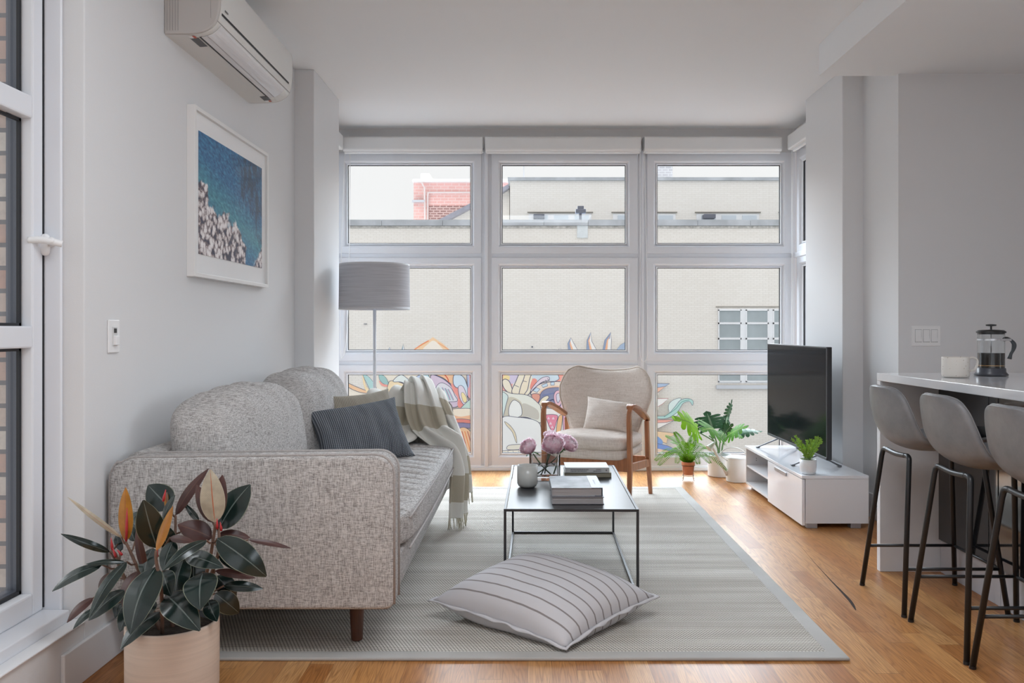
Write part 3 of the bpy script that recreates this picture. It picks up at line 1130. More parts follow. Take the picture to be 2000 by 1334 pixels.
paint(Z1, (.66, .74, .89), [(670, 540), (720, 500), (780, 470), (830, 478), (850, 560), (800, 590), (740, 585), (700, 565)])
paint(Z1, (.95, .75, .70), [(690, 540), (740, 498), (800, 528), (752, 575)], True, False)
paint(Z1, (.76, .86, .95), [(700, 543), (738, 520), (765, 545), (735, 562)], True, False)
paint(Z1, (.74, .89, .93), [(780, 466), (850, 466), (872, 540), (862, 595), (832, 560), (822, 510)])
paint(Z1, (.98, .70, .48), [(900, 455), (1110, 455), (1105, 570), (1060, 545), (1000, 500)])
line(Z1, [(1020, 470), (1050, 510), (1060, 545)], (.9, .4, .3), 2)
paint(Z1, (.83, .72, .83), [(880, 480), (960, 490), (1060, 555), (1130, 650), (1162, 740), (1140, 792), (1040, 792), (960, 720), (900, 620)], True, True, 1.8)
paint(Z1, (.88, .86, .90), [(930, 620), (950, 570), (1000, 552), (1080, 600), (1122, 680), (1142, 735), (1000, 735), (950, 680)], True)
for k in range(4):
    line(Z1, [(965 + 30 * k, 590 + 8 * k), (985 + 32 * k, 640 + 8 * k), (1010 + 33 * k, 725)], (.70, .60, .72), 2.0)
    line(Z1, [(955 + 30 * k, 590 + 8 * k), (975 + 32 * k, 640 + 8 * k), (1000 + 33 * k, 725)], (.72, .88, .88), 1.6)
paint(Z1, (.96, .45, .40), [(1085, 560), (1150, 600), (1165, 700), (1205, 765), (1185, 805), (1150, 780), (1150, 700), (1110, 640)], False)
paint(Z1, (.78, .87, .95), [(1110, 482), (1150, 460), (1212, 500), (1245, 580), (1262, 660), (1225, 690), (1190, 600), (1140, 600), (1108, 560)], True, True, 1.7)
paint(Z1, (.96, .58, .60), [(1245, 455), (1300, 455), (1300, 700), (1255, 690), (1250, 600)], True)
paint(Z1, (.62, .66, .82), [(1244, 455), (1262, 455), (1268, 560), (1254, 600)], False)
paint(Z1, (.88, .80, .87), [(1155, 600), (1182, 578), (1212, 600), (1242, 680), (1255, 745), (1212, 770), (1170, 700)], True)
paint(Z1, (.99, .87, .55), [(1185, 665), (1205, 648), (1240, 700), (1238, 742), (1208, 742)], True, True, .9)
paint(Z1, (.72, .85, .79), [(1180, 805), (1290, 712), (1300, 812), (1200, 815)], True)
paint(Z1, (.99, .90, .78), [(1090, 825), (1150, 808), (1300, 818), (1300, 930), (1200, 915), (1120, 925), (1090, 880)], True)
paint(Z1, (.98, .66, .44), [(1100, 875), (1180, 890), (1300, 875), (1300, 925), (1120, 925)], False)
paint(Z1, (.88, .36, .28), [(1120, 920), (1200, 912), (1300, 930), (1300, 962), (1200, 950), (1130, 955)], True)
paint(Z1, (.42, .38, .56), [(1125, 955), (1200, 952), (1300, 965), (1300, 1002), (1200, 1000), (1140, 1000)], True)
paint(Z1, (.99, .74, .50), [(1095, 1130), (1150, 1020), (1230, 1000), (1300, 1090), (1300, 1330), (1170, 1330)], True)
for k in range(4):
    line(Z1, [(1165 + 28 * k, 1035), (1190 + 28 * k, 1120), (1230 + 28 * k, 1270)], (.80, .45, .42) if k % 2 else (.97, .60, .40), 1.6)
# middle column
paint(Z2, (.97, .95, .90), [(40, 470), (1300, 470), (1300, 1330), (40, 1330)], False, False)
paint(Z2, (.97, .60, .54), [(40, 480), (200, 480), (155, 600), (140, 660), (50, 640)], False)
paint(Z2, (.83, .76, .89), [(90, 480), (215, 480), (165, 585), (110, 565)], False)
paint(Z2, (.99, .86, .52), [(70, 510), (125, 515), (115, 560), (65, 560)], False)
paint(Z2, (.98, .92, .80), [(58, 560), (90, 545), (130, 580), (160, 690), (110, 672), (66, 620)], True, True, 1.8)
paint(Z2, (.98, .92, .80), [(148, 650), (180, 580), (235, 470), (310, 470), (250, 590), (222, 690), (160, 690)], True, True, 1.8)
paint(Z2, (.98, .90, .76), [(255, 560), (290, 470), (350, 470), (315, 580), (300, 640), (275, 700), (218, 695), (238, 600)], True, True, 1.8)
paint(Z2, (.98, .92, .80), [(320, 540), (352, 480), (335, 640), (300, 698), (270, 690), (300, 640)], True, True, 1.8)
line(Z2, [(170, 600), (215, 620)], LINE, .9); line(Z2, [(250, 560), (290, 570)], LINE, .9)
paint(Z2, (.79, .87, .93), [(355, 480), (610, 480), (592, 560), (480, 562), (400, 590), (340, 645), (352, 560)], False)
paint(Z2, (.97, .46, .38), [(322, 620), (350, 540), (390, 560), (340, 640)], False)
paint(Z2, (.97, .50, .42), [(590, 480), (665, 480), (640, 580), (560, 572), (602, 540)], True)
paint(Z2, (.94, .92, .80), [(655, 545), (700, 485), (800, 480), (800, 610), (680, 585)], True)
paint(Z2, (.98, .86, .60), [(700, 520), (740, 510), (740, 560), (700, 560)], False)
paint(Z2, (.90, .82, .88), [(330, 650), (380, 582), (440, 530), (500, 522), (505, 555), (440, 572), (380, 620), (345, 665)], True)
for k in range(8):
    a = k / 7
    line(Z2, [(350 + 140 * a, 640 - 105 * a), (362 + 140 * a, 655 - 100 * a)], LINE, .8)
paint(Z2, (.97, .88, .80), [(328, 680), (400, 602), (480, 575), (600, 568), (720, 590), (830, 620), (830, 680), (650, 628), (520, 628), (440, 665), (412, 720), (370, 705)], True, True, 1.8)
paint(Z2, (.96, .72, .55), [(400, 690), (450, 640), (530, 612), (650, 608), (760, 635), (760, 655), (650, 628), (520, 628), (440, 665), (412, 720)], False)
paint(Z2, (.76, .87, .95), [(352, 655), (380, 623), (418, 640), (390, 672)], True, False)
paint(Z2, (.76, .87, .95), [(430, 603), (485, 580), (492, 608), (447, 624)], True, False)
paint(Z2, (.76, .87, .95), [(520, 574), (556, 571), (556, 600), (522, 602)], True, False)
paint(Z2, (.38, .40, .57), [(408, 735), (440, 662), (520, 628), (650, 628), (780, 660), (790, 800), (620, 840), (500, 810), (400, 810)], True)
line(Z2, [(440, 700), (560, 680), (700, 690)], (.50, .54, .70), 2.5)
line(Z2, [(480, 770), (540, 740), (560, 760)], (.30, .32, .46), 2.5)
paint(Z2, (.90, .52, .42), [(340, 690), (412, 690), (412, 745), (372, 800), (355, 760)], True)
paint(Z2, (.96, .90, .76), [(395, 810), (430, 735), (485, 703), (502, 722), (465, 765), (440, 810)], True)
paint(Z2, (.96, .70, .78), [(553, 690), (578, 655), (622, 660), (634, 720), (612, 795), (572, 790), (552, 740)], True)
paint(Z2, (.86, .84, .92), [(575, 695), (600, 680), (612, 730), (592, 772), (578, 745)], True)
paint(Z2, (.95, .74, .86), [(615, 800), (640, 730), (700, 680), (860, 670), (860, 870), (690, 890), (600, 840)], True)
line(Z2, [(640, 790), (700, 740), (760, 720)], (.98, .98, .98), 3); line(Z2, [(650, 840), (700, 800), (760, 790)], (.85, .45, .62), 2)
paint(Z2, (.93, .93, .87), [(40, 672), (150, 682), (300, 700), (400, 775), (425, 820), (425, 960), (300, 912), (200, 912), (40, 940)], True)
paint(Z2, (.76, .73, .67), [(250, 780), (330, 800), (400, 850), (400, 930), (300, 905), (245, 890)], False)
paint(Z2, (.78, .74, .64), [(100, 730), (160, 718), (232, 760), (258, 835), (242, 905), (110, 905), (70, 910), (85, 810)], False)
paint(Z2, (.98, .98, .96), [(165, 745), (220, 772), (243, 830), (235, 895), (150, 918), (118, 880), (125, 800)], True)
paint(Z2, (.83, .92, .90), [(40, 680), (108, 702), (92, 790), (62, 905), (40, 905)], True)
paint(Z2, (.98, .98, .97), [(40, 940), (200, 910), (400, 955), (430, 1100), (430, 1330), (40, 1330)], True)
paint(Z2, (.93, .85, .68), [(78, 950), (135, 992), (182, 1065), (196, 1150), (184, 1140), (150, 1050), (98, 990)], True, True, 1.0)
paint(Z2, (.95, .91, .82), [(112, 1182), (200, 1170), (330, 1165), (330, 1205), (120, 1222)], True)
paint(Z2, (.95, .90, .80), [(60, 1232), (330, 1225), (330, 1275), (62, 1272)], True)
for q in (110, 160, 210, 260):
    line(Z2, [(q, 1232), (q + 2, 1270)], LINE, .8)
paint(Z2, (.98, .95, .93), [(455, 830), (600, 838), (860, 880), (860, 1330), (560, 1330), (470, 950)], True)
paint(Z2, (.94, .42, .55), [(468, 888), (582, 890), (572, 965), (545, 1040), (512, 1010), (482, 930)], True)
for (cx, cy) in ((500, 915), (545, 915), (520, 965), (535, 1000)):
    paint(Z2, (.98, .80, .86), [(cx - 14, cy + 14), (cx, cy - 14), (cx + 14, cy + 14)], False, False)
paint(Z2, (.98, .70, .42), [(592, 915), (634, 900), (606, 1090), (572, 1090)], True)
paint(Z2, (.94, .62, .76), [(640, 890), (668, 905), (700, 1090), (650, 1090)], True)
paint(Z2, (.95, .60, .75), [(762, 940), (788, 940), (775, 1100), (750, 1100)], True)
paint(Z2, (.80, .92, .86), [(790, 940), (860, 960), (860, 1150), (800, 1150)], True)
for q in ([(690, 300), (684, 200), (713, 145), (745, 205), (800, 300)], [(862, 300), (868, 170), (905, 93), (915, 180), (980, 300)],
          [(1012, 300), (1038, 170), (1097, 93), (1103, 170), (1097, 300)], [(1120, 300), (1190, 215), (1290, 155), (1290, 300)]):
    a, b_, c_, d_, e_ = (q + [q[-1]])[:5]
    paint(Z2, (.97, .95, .93), q, True, False, 1.2)
    if len(q) == 5:
        m1 = ((a[0] + e_[0]) / 2 - 12, a[1]); m2 = ((b_[0] + d_[0]) / 2, (b_[1] + d_[1]) / 2)
        paint(Z2, (.40, .48, .64), [a, b_, c_, (c_[0] - 8, c_[1] + 60), (m2[0] - 12, m2[1]), (m1[0] - 8, m1[1])], False, False)
        paint(Z2, (.97, .62, .38), [(m1[0] - 8, m1[1]), (m2[0] - 12, m2[1]), (c_[0] - 4, c_[1] + 30), m2, (m1[0] + 18, m1[1])], False, False)
    else:
        paint(Z2, (.52, .62, .76), [a, b_, c_, (1290, 200), (1200, 300)], False, False)
paint(Z2, (.96, .93, .90), [(590, 300), (600, 250), (615, 245), (628, 300)], True, False, .8)
# right column
paint(Z3, (.97, .92, .86), [(-180, 560), (0, 640), (40, 700), (60, 760), (20, 800), (60, 870), (20, 930), (70, 970), (30, 1040), (70, 1110), (140, 1180), (200, 1240), (-180, 1300)], False)
paint(Z3, (.60, .70, .84), [(20, 680), (145, 681), (112, 703), (20, 716)], True, False, 1)
paint(Z3, (.97, .70, .56), [(20, 716), (112, 703), (60, 745), (20, 770)], True, False, 1)
paint(Z3, (.99, .97, .95), [(20, 800), (136, 797), (90, 840), (20, 880)], True, False, 1, (.75, .4, .42))
paint(Z3, (.86, .94, .92), [(140, 900), (138, 845), (180, 806), (236, 798), (190, 870), (160, 910)], True, True, .9)
paint(Z3, (.86, .94, .92), [(205, 880), (214, 915), (185, 942), (140, 938)], True, True, .9)
paint(Z3, (.64, .84, .80), [(40, 936), (120, 930), (178, 872), (228, 812), (285, 797), (328, 815), (324, 852), (300, 822), (250, 836), (208, 900), (150, 942), (100, 956), (40, 952)], True, True, 1)
line(Z3, [(100, 942), (190, 880), (240, 825), (300, 808)], (.45, .66, .64), 1.2)
paint(Z3, (.97, .60, .52), [(20, 965), (192, 963), (120, 985), (20, 990)], True, False, .9)
paint(Z3, (.99, .95, .92), [(20, 990), (120, 985), (180, 970), (60, 1030), (20, 1040)], True, False, .9)
paint(Z3, (.99, .80, .58), [(20, 1050), (202, 1070), (130, 1110), (120, 1150), (40, 1120)], True, False, .9)
paint(Z3, (.36, .55, .86), [(20, 1090), (60, 1100), (92, 1140), (60, 1190), (20, 1190)], False)
paint(Z3, (.33, .50, .84), [(20, 1150), (130, 1168), (205, 1212), (210, 1232), (120, 1200), (20, 1190)], True, True, .9)
paint(Z3, (.98, .80, .66), [(20, 1190), (120, 1205), (215, 1240), (20, 1250)], False)
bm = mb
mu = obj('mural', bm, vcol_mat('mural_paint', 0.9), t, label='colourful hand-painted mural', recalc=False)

# floodlight and patch sheet on the wall head
t2 = thing('floodlight', 'grey floodlight standing on the stone coping of the street wall', 'floodlight', P(1133, 430, 54))
bm = BM(); wbox(bm, 1124, 1144, 409, 417, 54, -0.15, 0.15); obj('lamp_box', bm, dark_unit, t2, bevel=0.02)
bm = BM(); wbox(bm, 1128, 1140, 403, 409, 54, -0.1, 0.1); obj('cap', bm, dark_unit, t2)
bm = BM(); wbox(bm, 1131, 1136, 417, 431, 54, -0.05, 0.05); obj('post', bm, dark_unit, t2)
bm = BM(); wbox(bm, 1127, 1148, 438, 465, 54, -0.06, 0)
recentre(tag(obj('patch_sheet', bm, mat('patch', (0.72, 0.76, 0.78), 0.5, var=0.1, vscale=3), bevel=0.01), 'pale sheet metal patch under the floodlight on the street wall', 'panel'))

# upper cream building, set back
s2 = 42.0
Y2 = F / s2
t = thing('brick_building', 'tall cream brick block rising behind the mural wall', 'building', (9, Y2, -5))
a = P(996, 350, s2)
bm = BM(); box(bm, a.x, 30, Y2, Y2 + 12, -5, P(0, 353, s2).z)
obj('wall', bm, far_cream, t)
bm = BM(); box(bm, a.x - 0.1, 30.1, Y2 - 0.12, Y2 + 12.1, P(0, 353, s2).z, P(0, 347, s2).z)
obj('coping', bm, stone_m, t)
for i, x0 in enumerate((1030, 1194, 1357, 1520)):
    bm = BM(); wbox(bm, x0, x0 + 128, 414.3, 415.8, s2, -0.12, 0); obj('lintel', bm, lintel_m, t)
    bm = BM(); wbox(bm, x0 + 3, x0 + 125, 418, 470, s2, -0.06, 0); w = obj('window', bm, win_white, t)
    bm = BM()
    for k in range(3):
        wbox(bm, x0 + 12 + 40 * k, x0 + 40 + 40 * k, 421, 460, s2, -0.09, -0.03)
    obj('window_pane', bm, mat('far_glass', (0.62, 0.68, 0.74), 0.4) if i == 0 else bpy.data.materials['far_glass'], w)
    if i in (0, 2):
        bm = BM(); wbox(bm, x0 + 12 if i == 0 else x0 + 14, x0 + 33 if i == 0 else x0 + 36, 421, 428.5, s2, -0.5, -0.05)
        obj('window_cooler', bm, dark_unit, w)
bm = BM(); wbox(bm, 1283, 1321, 300, 346.5, s2, 1.0, 3.0)
recentre(tag(obj('chimney', bm, brick_material('grey_brick', (0.58, 0.56, 0.57), (0.48, 0.46, 0.48), (0.70, 0.69, 0.69), 0.12, 0.3, 0.02)),
    'grey brick chimney on the roof of the tall cream block', 'chimney'))
bm = BM(); tube(bm, [P(1023, 348, s2), P(1023, 310, s2)], 0.02, 6)
recentre(tag(obj('antenna', bm, pale_metal), 'thin antenna pole on the roof corner of the cream block', 'antenna'))

# gabled cream building
s3 = 40.0
Y3 = F / s3
t = thing('gabled_building', 'cream building with grey sloping roof before the red brick building', 'building', (-2.5, Y3, -5))
g = [(800, 470), (866, 432), (920, 404), (979, 375), (995, 364), (995, 800), (800, 800)]
bm = BM(); prism(bm, [(P(x, y, s3).x, P(x, y, s3).z) for x, y in g], Y3, Y3 + 2, 'y')
obj('wall', bm, far_cream, t)
g = [(797, 470), (862, 430), (920, 400), (979, 371), (995, 362), (995, 370), (979, 381), (920, 409), (870, 436), (805, 474)]
bm = BM(); prism(bm, [(P(x, y, s3).x, P(x, y, s3).z) for x, y in g], Y3 - 0.5, Y3 + 2, 'y')
obj('roof', bm, roof_m, t)

# red brick building
s4 = 36.0
Y4 = F / s4
t = thing('red_brick_building', 'red brick building with white cornice beyond the street wall', 'building', (-2.5, Y4, -5))
bm = BM(); wbox(bm, 808, 996, 356, 900, s4, 0, 8); obj('wall', bm, red_brick, t)
bm = BM(); wbox(bm, 806, 996, 352.5, 356.5, s4, -0.2, 8); wbox(bm, 807, 996, 350, 353, s4, -0.1, 8); obj('cornice', bm, win_white, t)
bm = BM(); wbox(bm, 838, 920, 402, 436, s4, -0.04, 0); obj('dark_brick_patch', bm, brick_material('dark_brick', (0.30, 0.17, 0.16), (0.40, 0.24, 0.22), (0.60, 0.45, 0.42), 0.13, 0.35, 0.03, 0.5), t)
bm = BM()
tube(bm, [P(824, 357, s4) - Vector((0, .1, 0)), P(830, 368, s4) - Vector((0, .1, 0)), P(831, 430, s4) - Vector((0, .1, 0))], 0.05, 6)
tube(bm, spline([P(836, 432, s4), P(836, 385, s4), P(838, 378, s4), P(846, 377, s4), P(960, 377, s4)], 4), 0.05, 6)
bm.transform(Matrix.Translation((0, -0.12, 0)))
obj('conduit', bm, mat('conduit', (0.72, 0.64, 0.62), 0.6), t)
bm = BM(); wbox(bm, 806, 830, 392, 396, s4, -0.3, 0); obj('ledge', bm, pale_metal, t)
t = thing('roof_vent', 'white vent housing on the flat roof of the red brick building', 'roof vent', P(828, 352, s4) + Vector((0, 2, 0)))
bm = BM(); wbox(bm, 817, 834, 332, 351, s4, 1, 2.5); obj('housing', bm, mat('vent_white', (0.86, 0.86, 0.86), 0.7), t)
bm = BM(); wbox(bm, 833, 841, 345, 351, s4, 0.8, 1.8); obj('outlet', bm, pale_metal, t)
# ================================================================ rug
def rug_material():
    m, nt, b, tc, (x, y, z) = new_mat('sisal_weave', 0.95)
    b.inputs['Specular IOR Level'].default_value = 0.1
    wob = noise_tex(nt, combine(nt, M(nt, 'MULTIPLY', x, 1.4), M(nt, 'MULTIPLY', y, 1.4), 0.0), 1.0, 2.0)
    yy = M(nt, 'ADD', y, M(nt, 'MULTIPLY', wob, 0.03))
    px, py = 0.0125, 0.0105
    row = M(nt, 'FLOOR', M(nt, 'DIVIDE', yy, py))
    xs = M(nt, 'ADD', M(nt, 'DIVIDE', x, px), M(nt, 'MULTIPLY', row, 0.38))
    fx = M(nt, 'ABSOLUTE', M(nt, 'SUBTRACT', M(nt, 'FRACT', xs), 0.5))
    fy = M(nt, 'ABSOLUTE', M(nt, 'SUBTRACT', M(nt, 'FRACT', M(nt, 'DIVIDE', yy, py)), 0.5))
    d = M(nt, 'SQRT', M(nt, 'ADD', M(nt, 'MULTIPLY', fx, fx), M(nt, 'MULTIPLY', fy, fy)))
    knot = M(nt, 'MULTIPLY', M(nt, 'SUBTRACT', 0.62, d, True), 3.6, True)     # 1 on the cord, 0 in the holes
    # bands of tighter and looser weave across the rug
    bn = noise_tex(nt, combine(nt, M(nt, 'MULTIPLY', x, 0.4), M(nt, 'MULTIPLY', yy, 7.5), 0.0), 1.0, 3.0, 0.6)
    fibre = noise_tex(nt, tc.outputs['Object'], 900.0, 2.0)
    tone = ramp(nt, M(nt, 'ADD', M(nt, 'MULTIPLY', bn, 0.7), M(nt, 'MULTIPLY', fibre, 0.3)),
                [(0.3, (0.52, 0.475, 0.415)), (0.5, (0.70, 0.655, 0.59)), (0.68, (0.86, 0.82, 0.755))])
    hole = M(nt, 'MULTIPLY', M(nt, 'SUBTRACT', 1.0, knot), M(nt, 'SUBTRACT', 1.12, M(nt, 'MULTIPLY', bn, 0.5)), True)
    c = mixc(nt, M(nt, 'MULTIPLY', hole, 1.25, True), tone, (0.10, 0.085, 0.07))
    nt.links.new(c, b.inputs['Base Color'])
    bumpn(nt, b, M(nt, 'ADD', knot, M(nt, 'MULTIPLY', bn, 0.6)), 0.7, 0.006)
    return m


t = thing('area_rug', 'woven grey-beige sisal rug with a plain grey cloth border', 'rug', (-0.10, 4.37, 0.0))
R0, R1, S0, S1 = -1.32, 1.118, 2.835, 5.92
B = 0.062
bm = BM()
grid(bm, 60, 76, lambda u, v: Vector((R0 + B + (R1 - R0 - 2 * B) * u, S0 + B + (S1 - S0 - 2 * B) * v,
     0.0105 + 0.0016 * math.sin(v * 95 + 1.5 * noise.noise(Vector((u * 3, v * 3, 0)))) * (0.5 + noise.noise(Vector((u * 1.5, v * 9, 5)))))))
obj('woven_field', bm, rug_material(), t, smooth=True)
bm = BM()
o_ = [(R0, S0), (R1, S0), (R1, S1), (R0, S1)]
i_ = [(R0 + B, S0 + B), (R1 - B, S0 + B), (R1 - B, S1 - B), (R0 + B, S1 - B)]
L0 = [bm.verts.new((x, y, 0.0005)) for x, y in o_]
L1 = [bm.verts.new((x, y, 0.0125)) for x, y in o_]
L2 = [bm.verts.new((x, y, 0.0125)) for x, y in i_]
L3 = [bm.verts.new((x, y, 0.0005)) for x, y in i_]
for A, B_ in ((L0, L1), (L1, L2), (L2, L3), (L3, L0)):
    for k in range(4):
        bm.faces.new([A[k], A[(k + 1) % 4], B_[(k + 1) % 4], B_[k]])
border_m = mat('rug_binding', (0.46, 0.44, 0.415), 0.9, bump=0.35, bscale=500, var=0.12, vscale=3)
obj('border', bm, border_m, t, bevel=0.005, segs=3)

# dark filled crack in the boards beside the rug
bm = BM()
cr = spline([P(1542, 1038, 343.6), P(1560, 1062, 364.4), P(1590, 1098, 395.7), P(1620, 1131, 424.4), P(1645, 1157, 447), P(1662, 1176, 463.5), P(1672, 1193, 478.3)], 6)
ws = [0.0005 + 0.0085 * math.sin(PI * min(1, (i / (len(cr) - 1)) ** 3.2)) for i in range(len(cr))]
Lv = [bm.verts.new((p.x - w * 0.8, p.y, 0.0008)) for p, w in zip(cr, ws)]
Rv = [bm.verts.new((p.x + w * 0.8, p.y, 0.0008)) for p, w in zip(cr, ws)]
for k in range(len(cr) - 1):
    bm.faces.new([Lv[k], Rv[k], Rv[k + 1], Lv[k + 1]])
struct('grain_crack', bm, mat('crack_fill', (0.05, 0.035, 0.03), 0.8, spec=0.1), floor)

# ================================================================ sofa
sofa_m = fabric('sofa_linen', (0.21, 0.195, 0.185), (0.43, 0.41, 0.395), (0.62, 0.60, 0.585), 480, 55)
sofa_d = mat('sofa_piping', (0.40, 0.37, 0.355), 0.9, bump=0.3, bscale=600, var=0.15, vscale=200)
walnut = mat('walnut_leg', (0.085, 0.030, 0.016), 0.35, var=0.3, vscale=8, stretch=(4, 4, 0.6))
SX0, SX1 = -1.44, -0.461
t = thing('sofa', 'light grey tweed two-seat sofa with round-cornered arms along the side wall', 'sofa', (-0.95, 3.92, 0.0))
ZA = 0.716


def arm(y0, y1):
    prof = rrect(SX0, SX1, 0.183, ZA, [0.02, 0.03, 0.065, 0.09], 8)
    def crown(p):
        x, z = p
        if z > ZA - 0.02:
            z -= 0.016 * max(0, 1 - (x - SX0) / 0.35) ** 2
        return (x, z)
    prof = [crown(p) for p in prof]
    bm = BM()
    # extra verts along the long top edge so the crown reads
    prism(bm, prof, y0, y1, 'y')
    a = obj('arm', bm, sofa_m, t, bevel=0.016, segs=4, smooth=False)
    for p in a.data.polygons:
        p.use_smooth = True
    # welt cord around both faces
    k0 = next(i for i, p in enumerate(prof) if p[1] > 0.2 and p[0] > SX1 - 0.01)
    path = [p for p in prof if p[1] > 0.19]
    path = sorted(path, key=lambda p: math.atan2(p[1] - 0.2, p[0] - (SX0 + SX1) / 2))
    path = [(SX1, 0.2)] + [p for p in path if p[1] > 0.25] + [(SX0, 0.2)]
    for yy in (y0 + 0.012, y1 - 0.012):
        bm = BM()
        tube(bm, [(p[0] + (0.001 if p[0] > -0.95 else -0.001), yy, p[1] + 0.0015) for p in path], 0.0055, 6)
        obj('arm_piping', bm, sofa_d, a, smooth=True)
    return a


arm(2.817, 2.940)
arm(4.915, 5.035)
# back frame and base
bm = BM(); prism(bm, rrect(SX0, -1.29, 0.19, 0.712, [0.02, 0.02, 0.045, 0.05], 5), 2.935, 4.92, 'y')
obj('back_frame', bm, sofa_m, t, smooth=True)
bm = BM(); prism(bm, [(SX0 + 0.01, 0.19), (-0.50, 0.185), (-0.475, 0.195), (-0.462, 0.25), (-0.458, 0.345), (SX0 + 0.01, 0.345)], 2.938, 4.917, 'y')
obj('base', bm, sofa_m, t, bevel=0.012, segs=3)


def seatfn(r, p):
    w = max(0, min(1, (r.x + 1.2) / 0.2))
    yy = (r.y - 2.95) / 0.118
    fr = abs((yy % 1) - 0.5) * 2          # 1 on a seam
    if p.z > 0.55:
        depth = 0.030 * fr ** 4 * (0.75 + 0.25 * math.sin(r.x * 7 + int(yy) * 1.7))
        edge = min(1, max(0, (-0.445 - r.x) / 0.07))
        r.z -= depth * edge
        # cross seam running along the seat
        r.z -= 0.010 * math.exp(-((r.x + 0.86) / 0.02) ** 2) * (0.6 + 0.4 * math.cos(yy * 2 * PI))
        r.z += 0.007 * noise.noise(Vector((r.x * 5, r.y * 5, 1)))
    if p.x > 0.6:
        gather = math.sin(r.y * 120 + 5 * noise.noise(Vector((r.y * 6, r.z * 9, 0))))
        r.x += 0.0035 * gather * max(0, (r.z - 0.36) / 0.1) * (0.5 + noise.noise(Vector((r.y * 3, 2, 0))))
    return r


bm = BM()
puffy(bm, -1.285, -0.425, 2.945, 4.912, 0.347, 0.478, k=9, n=230, bulge=(0.012, 0, 0.030), fn=seatfn)
sc_ = obj('seat_cushion', bm, sofa_m, t, smooth=True)
bm = BM()
for zz, dx in ((0.462, 0.008), (0.358, 0.008)):
    tube(bm, [(-0.425 + dx * 0.3 - 0.004 + 0.010 * (1 - ((y - 3.93) / 0.98) ** 2), y, zz + (0.006 if zz > .4 else 0)) for y in [2.97 + i * 0.048 for i in range(41)]], 0.0045, 6)
obj('seat_piping', bm, sofa_d, sc_, smooth=True)


def back_cushion(y0, y1, top, seed):
    def fn(r, p):
        h = (r.z - 0.46) / (top - 0.46)
        r.x -= 0.06 * h                                    # lean
        v = (r.y - y0) / (y1 - y0)
        if p.z > 0.2 or p.x > 0.5:
            k = max(0, h - 0.45) * 2.0
            r.x += 0.010 * k * math.sin(v * 34 + seed + 3 * noise.noise(Vector((v * 4, h * 3, seed)))) * (0.5 + noise.noise(Vector((v * 3, seed, 0))))
            r.z += 0.007 * k * math.sin(v * 30 + seed * 2 + 2 * noise.noise(Vector((v * 5, 1, seed)))) * max(0, p.z)
        r += Vector((0.012, 0, 0.010)) * noise.noise(Vector((r.x * 4, r.y * 4, r.z * 4 + seed)))
        if p.z > 0:
            r.z -= 0.014 * abs(2 * v - 1) ** 4 * p.z
        return r
    bm = BM()
    puffy(bm, -1.262, -1.03, y0, y1, 0.462, top, k=6.0, n=70, bulge=(0.05, 0.012, 0.035), fn=fn)
    c = obj('back_cushion', bm, sofa_m, t, smooth=True)
    bm = BM()
    pts = []
    for i in range(13):
        a = i / 12
        zz = 0.50 + (top - 0.52) * a
        h = (zz - 0.46) / (top - 0.46)
        pts.append((-1.146 - 0.06 * h, y0 - 0.004 + 0.05 * a ** 8, zz))
    tube(bm, pts, 0.003, 6)
    obj('cushion_seam', bm, sofa_d, c, smooth=True)
    return c


back_cushion(2.950, 3.925, 0.880, 1.0)
back_cushion(3.930, 4.905, 0.905, 4.2)
for x, y in ((-0.624, 3.0), (-0.624, 4.84), (-1.30, 3.0), (-1.30, 4.84)):
    bm = BM(); lathe(bm, [(0.019, 0.014), (0.021, 0.016), (0.030, 0.19)], (x, y, 0), 24, True, True)
    obj('leg', bm, walnut, t, smooth=False, bevel=0.001)

# ================================================================ throw pillows
def knit(name, c1, c2, c3, nu, nv, diag=0.5, rough=0.95, strip=None):
    m, nt, b, tc, xyz = new_mat(name, rough)
    b.inputs['Specular IOR Level'].default_value = 0.1
    sp = node(nt, 'ShaderNodeSeparateXYZ')
    nt.links.new(tc.outputs['UV'], sp.inputs[0])
    u, v = sp.outputs[0], sp.outputs[1]
    row = M(nt, 'FLOOR', M(nt, 'MULTIPLY', u, nu))
    fu = M(nt, 'ABSOLUTE', M(nt, 'SUBTRACT', M(nt, 'FRACT', M(nt, 'MULTIPLY', u, nu)), 0.5))
    fv = M(nt, 'ABSOLUTE', M(nt, 'SUBTRACT', M(nt, 'FRACT', M(nt, 'ADD', M(nt, 'MULTIPLY', v, nv), M(nt, 'MULTIPLY', row, diag))), 0.5))
    nn = noise_tex(nt, combine(nt, M(nt, 'MULTIPLY', u, 9.0), M(nt, 'MULTIPLY', v, 1.2), 0.0), 1.0, 3.0)
    h = M(nt, 'SUBTRACT', 1.0, M(nt, 'ADD', M(nt, 'MULTIPLY', fu, 1.1), M(nt, 'MULTIPLY', fv, 1.1)), True)
    f = M(nt, 'ADD', M(nt, 'MULTIPLY', h, 0.75), M(nt, 'MULTIPLY', nn, 0.4))
    c = ramp(nt, f, [(0.22, c1), (0.55, c2), (0.85, c3)])
    nt.links.new(c, b.inputs['Base Color'])
    bumpn(nt, b, h, 0.8, 0.006)
    return m


def one(name, bm, m, label, cat, group=None, **kw):
    o = obj(name, bm, m, **kw)
    recentre(o)
    return tag(o, label, cat, group)


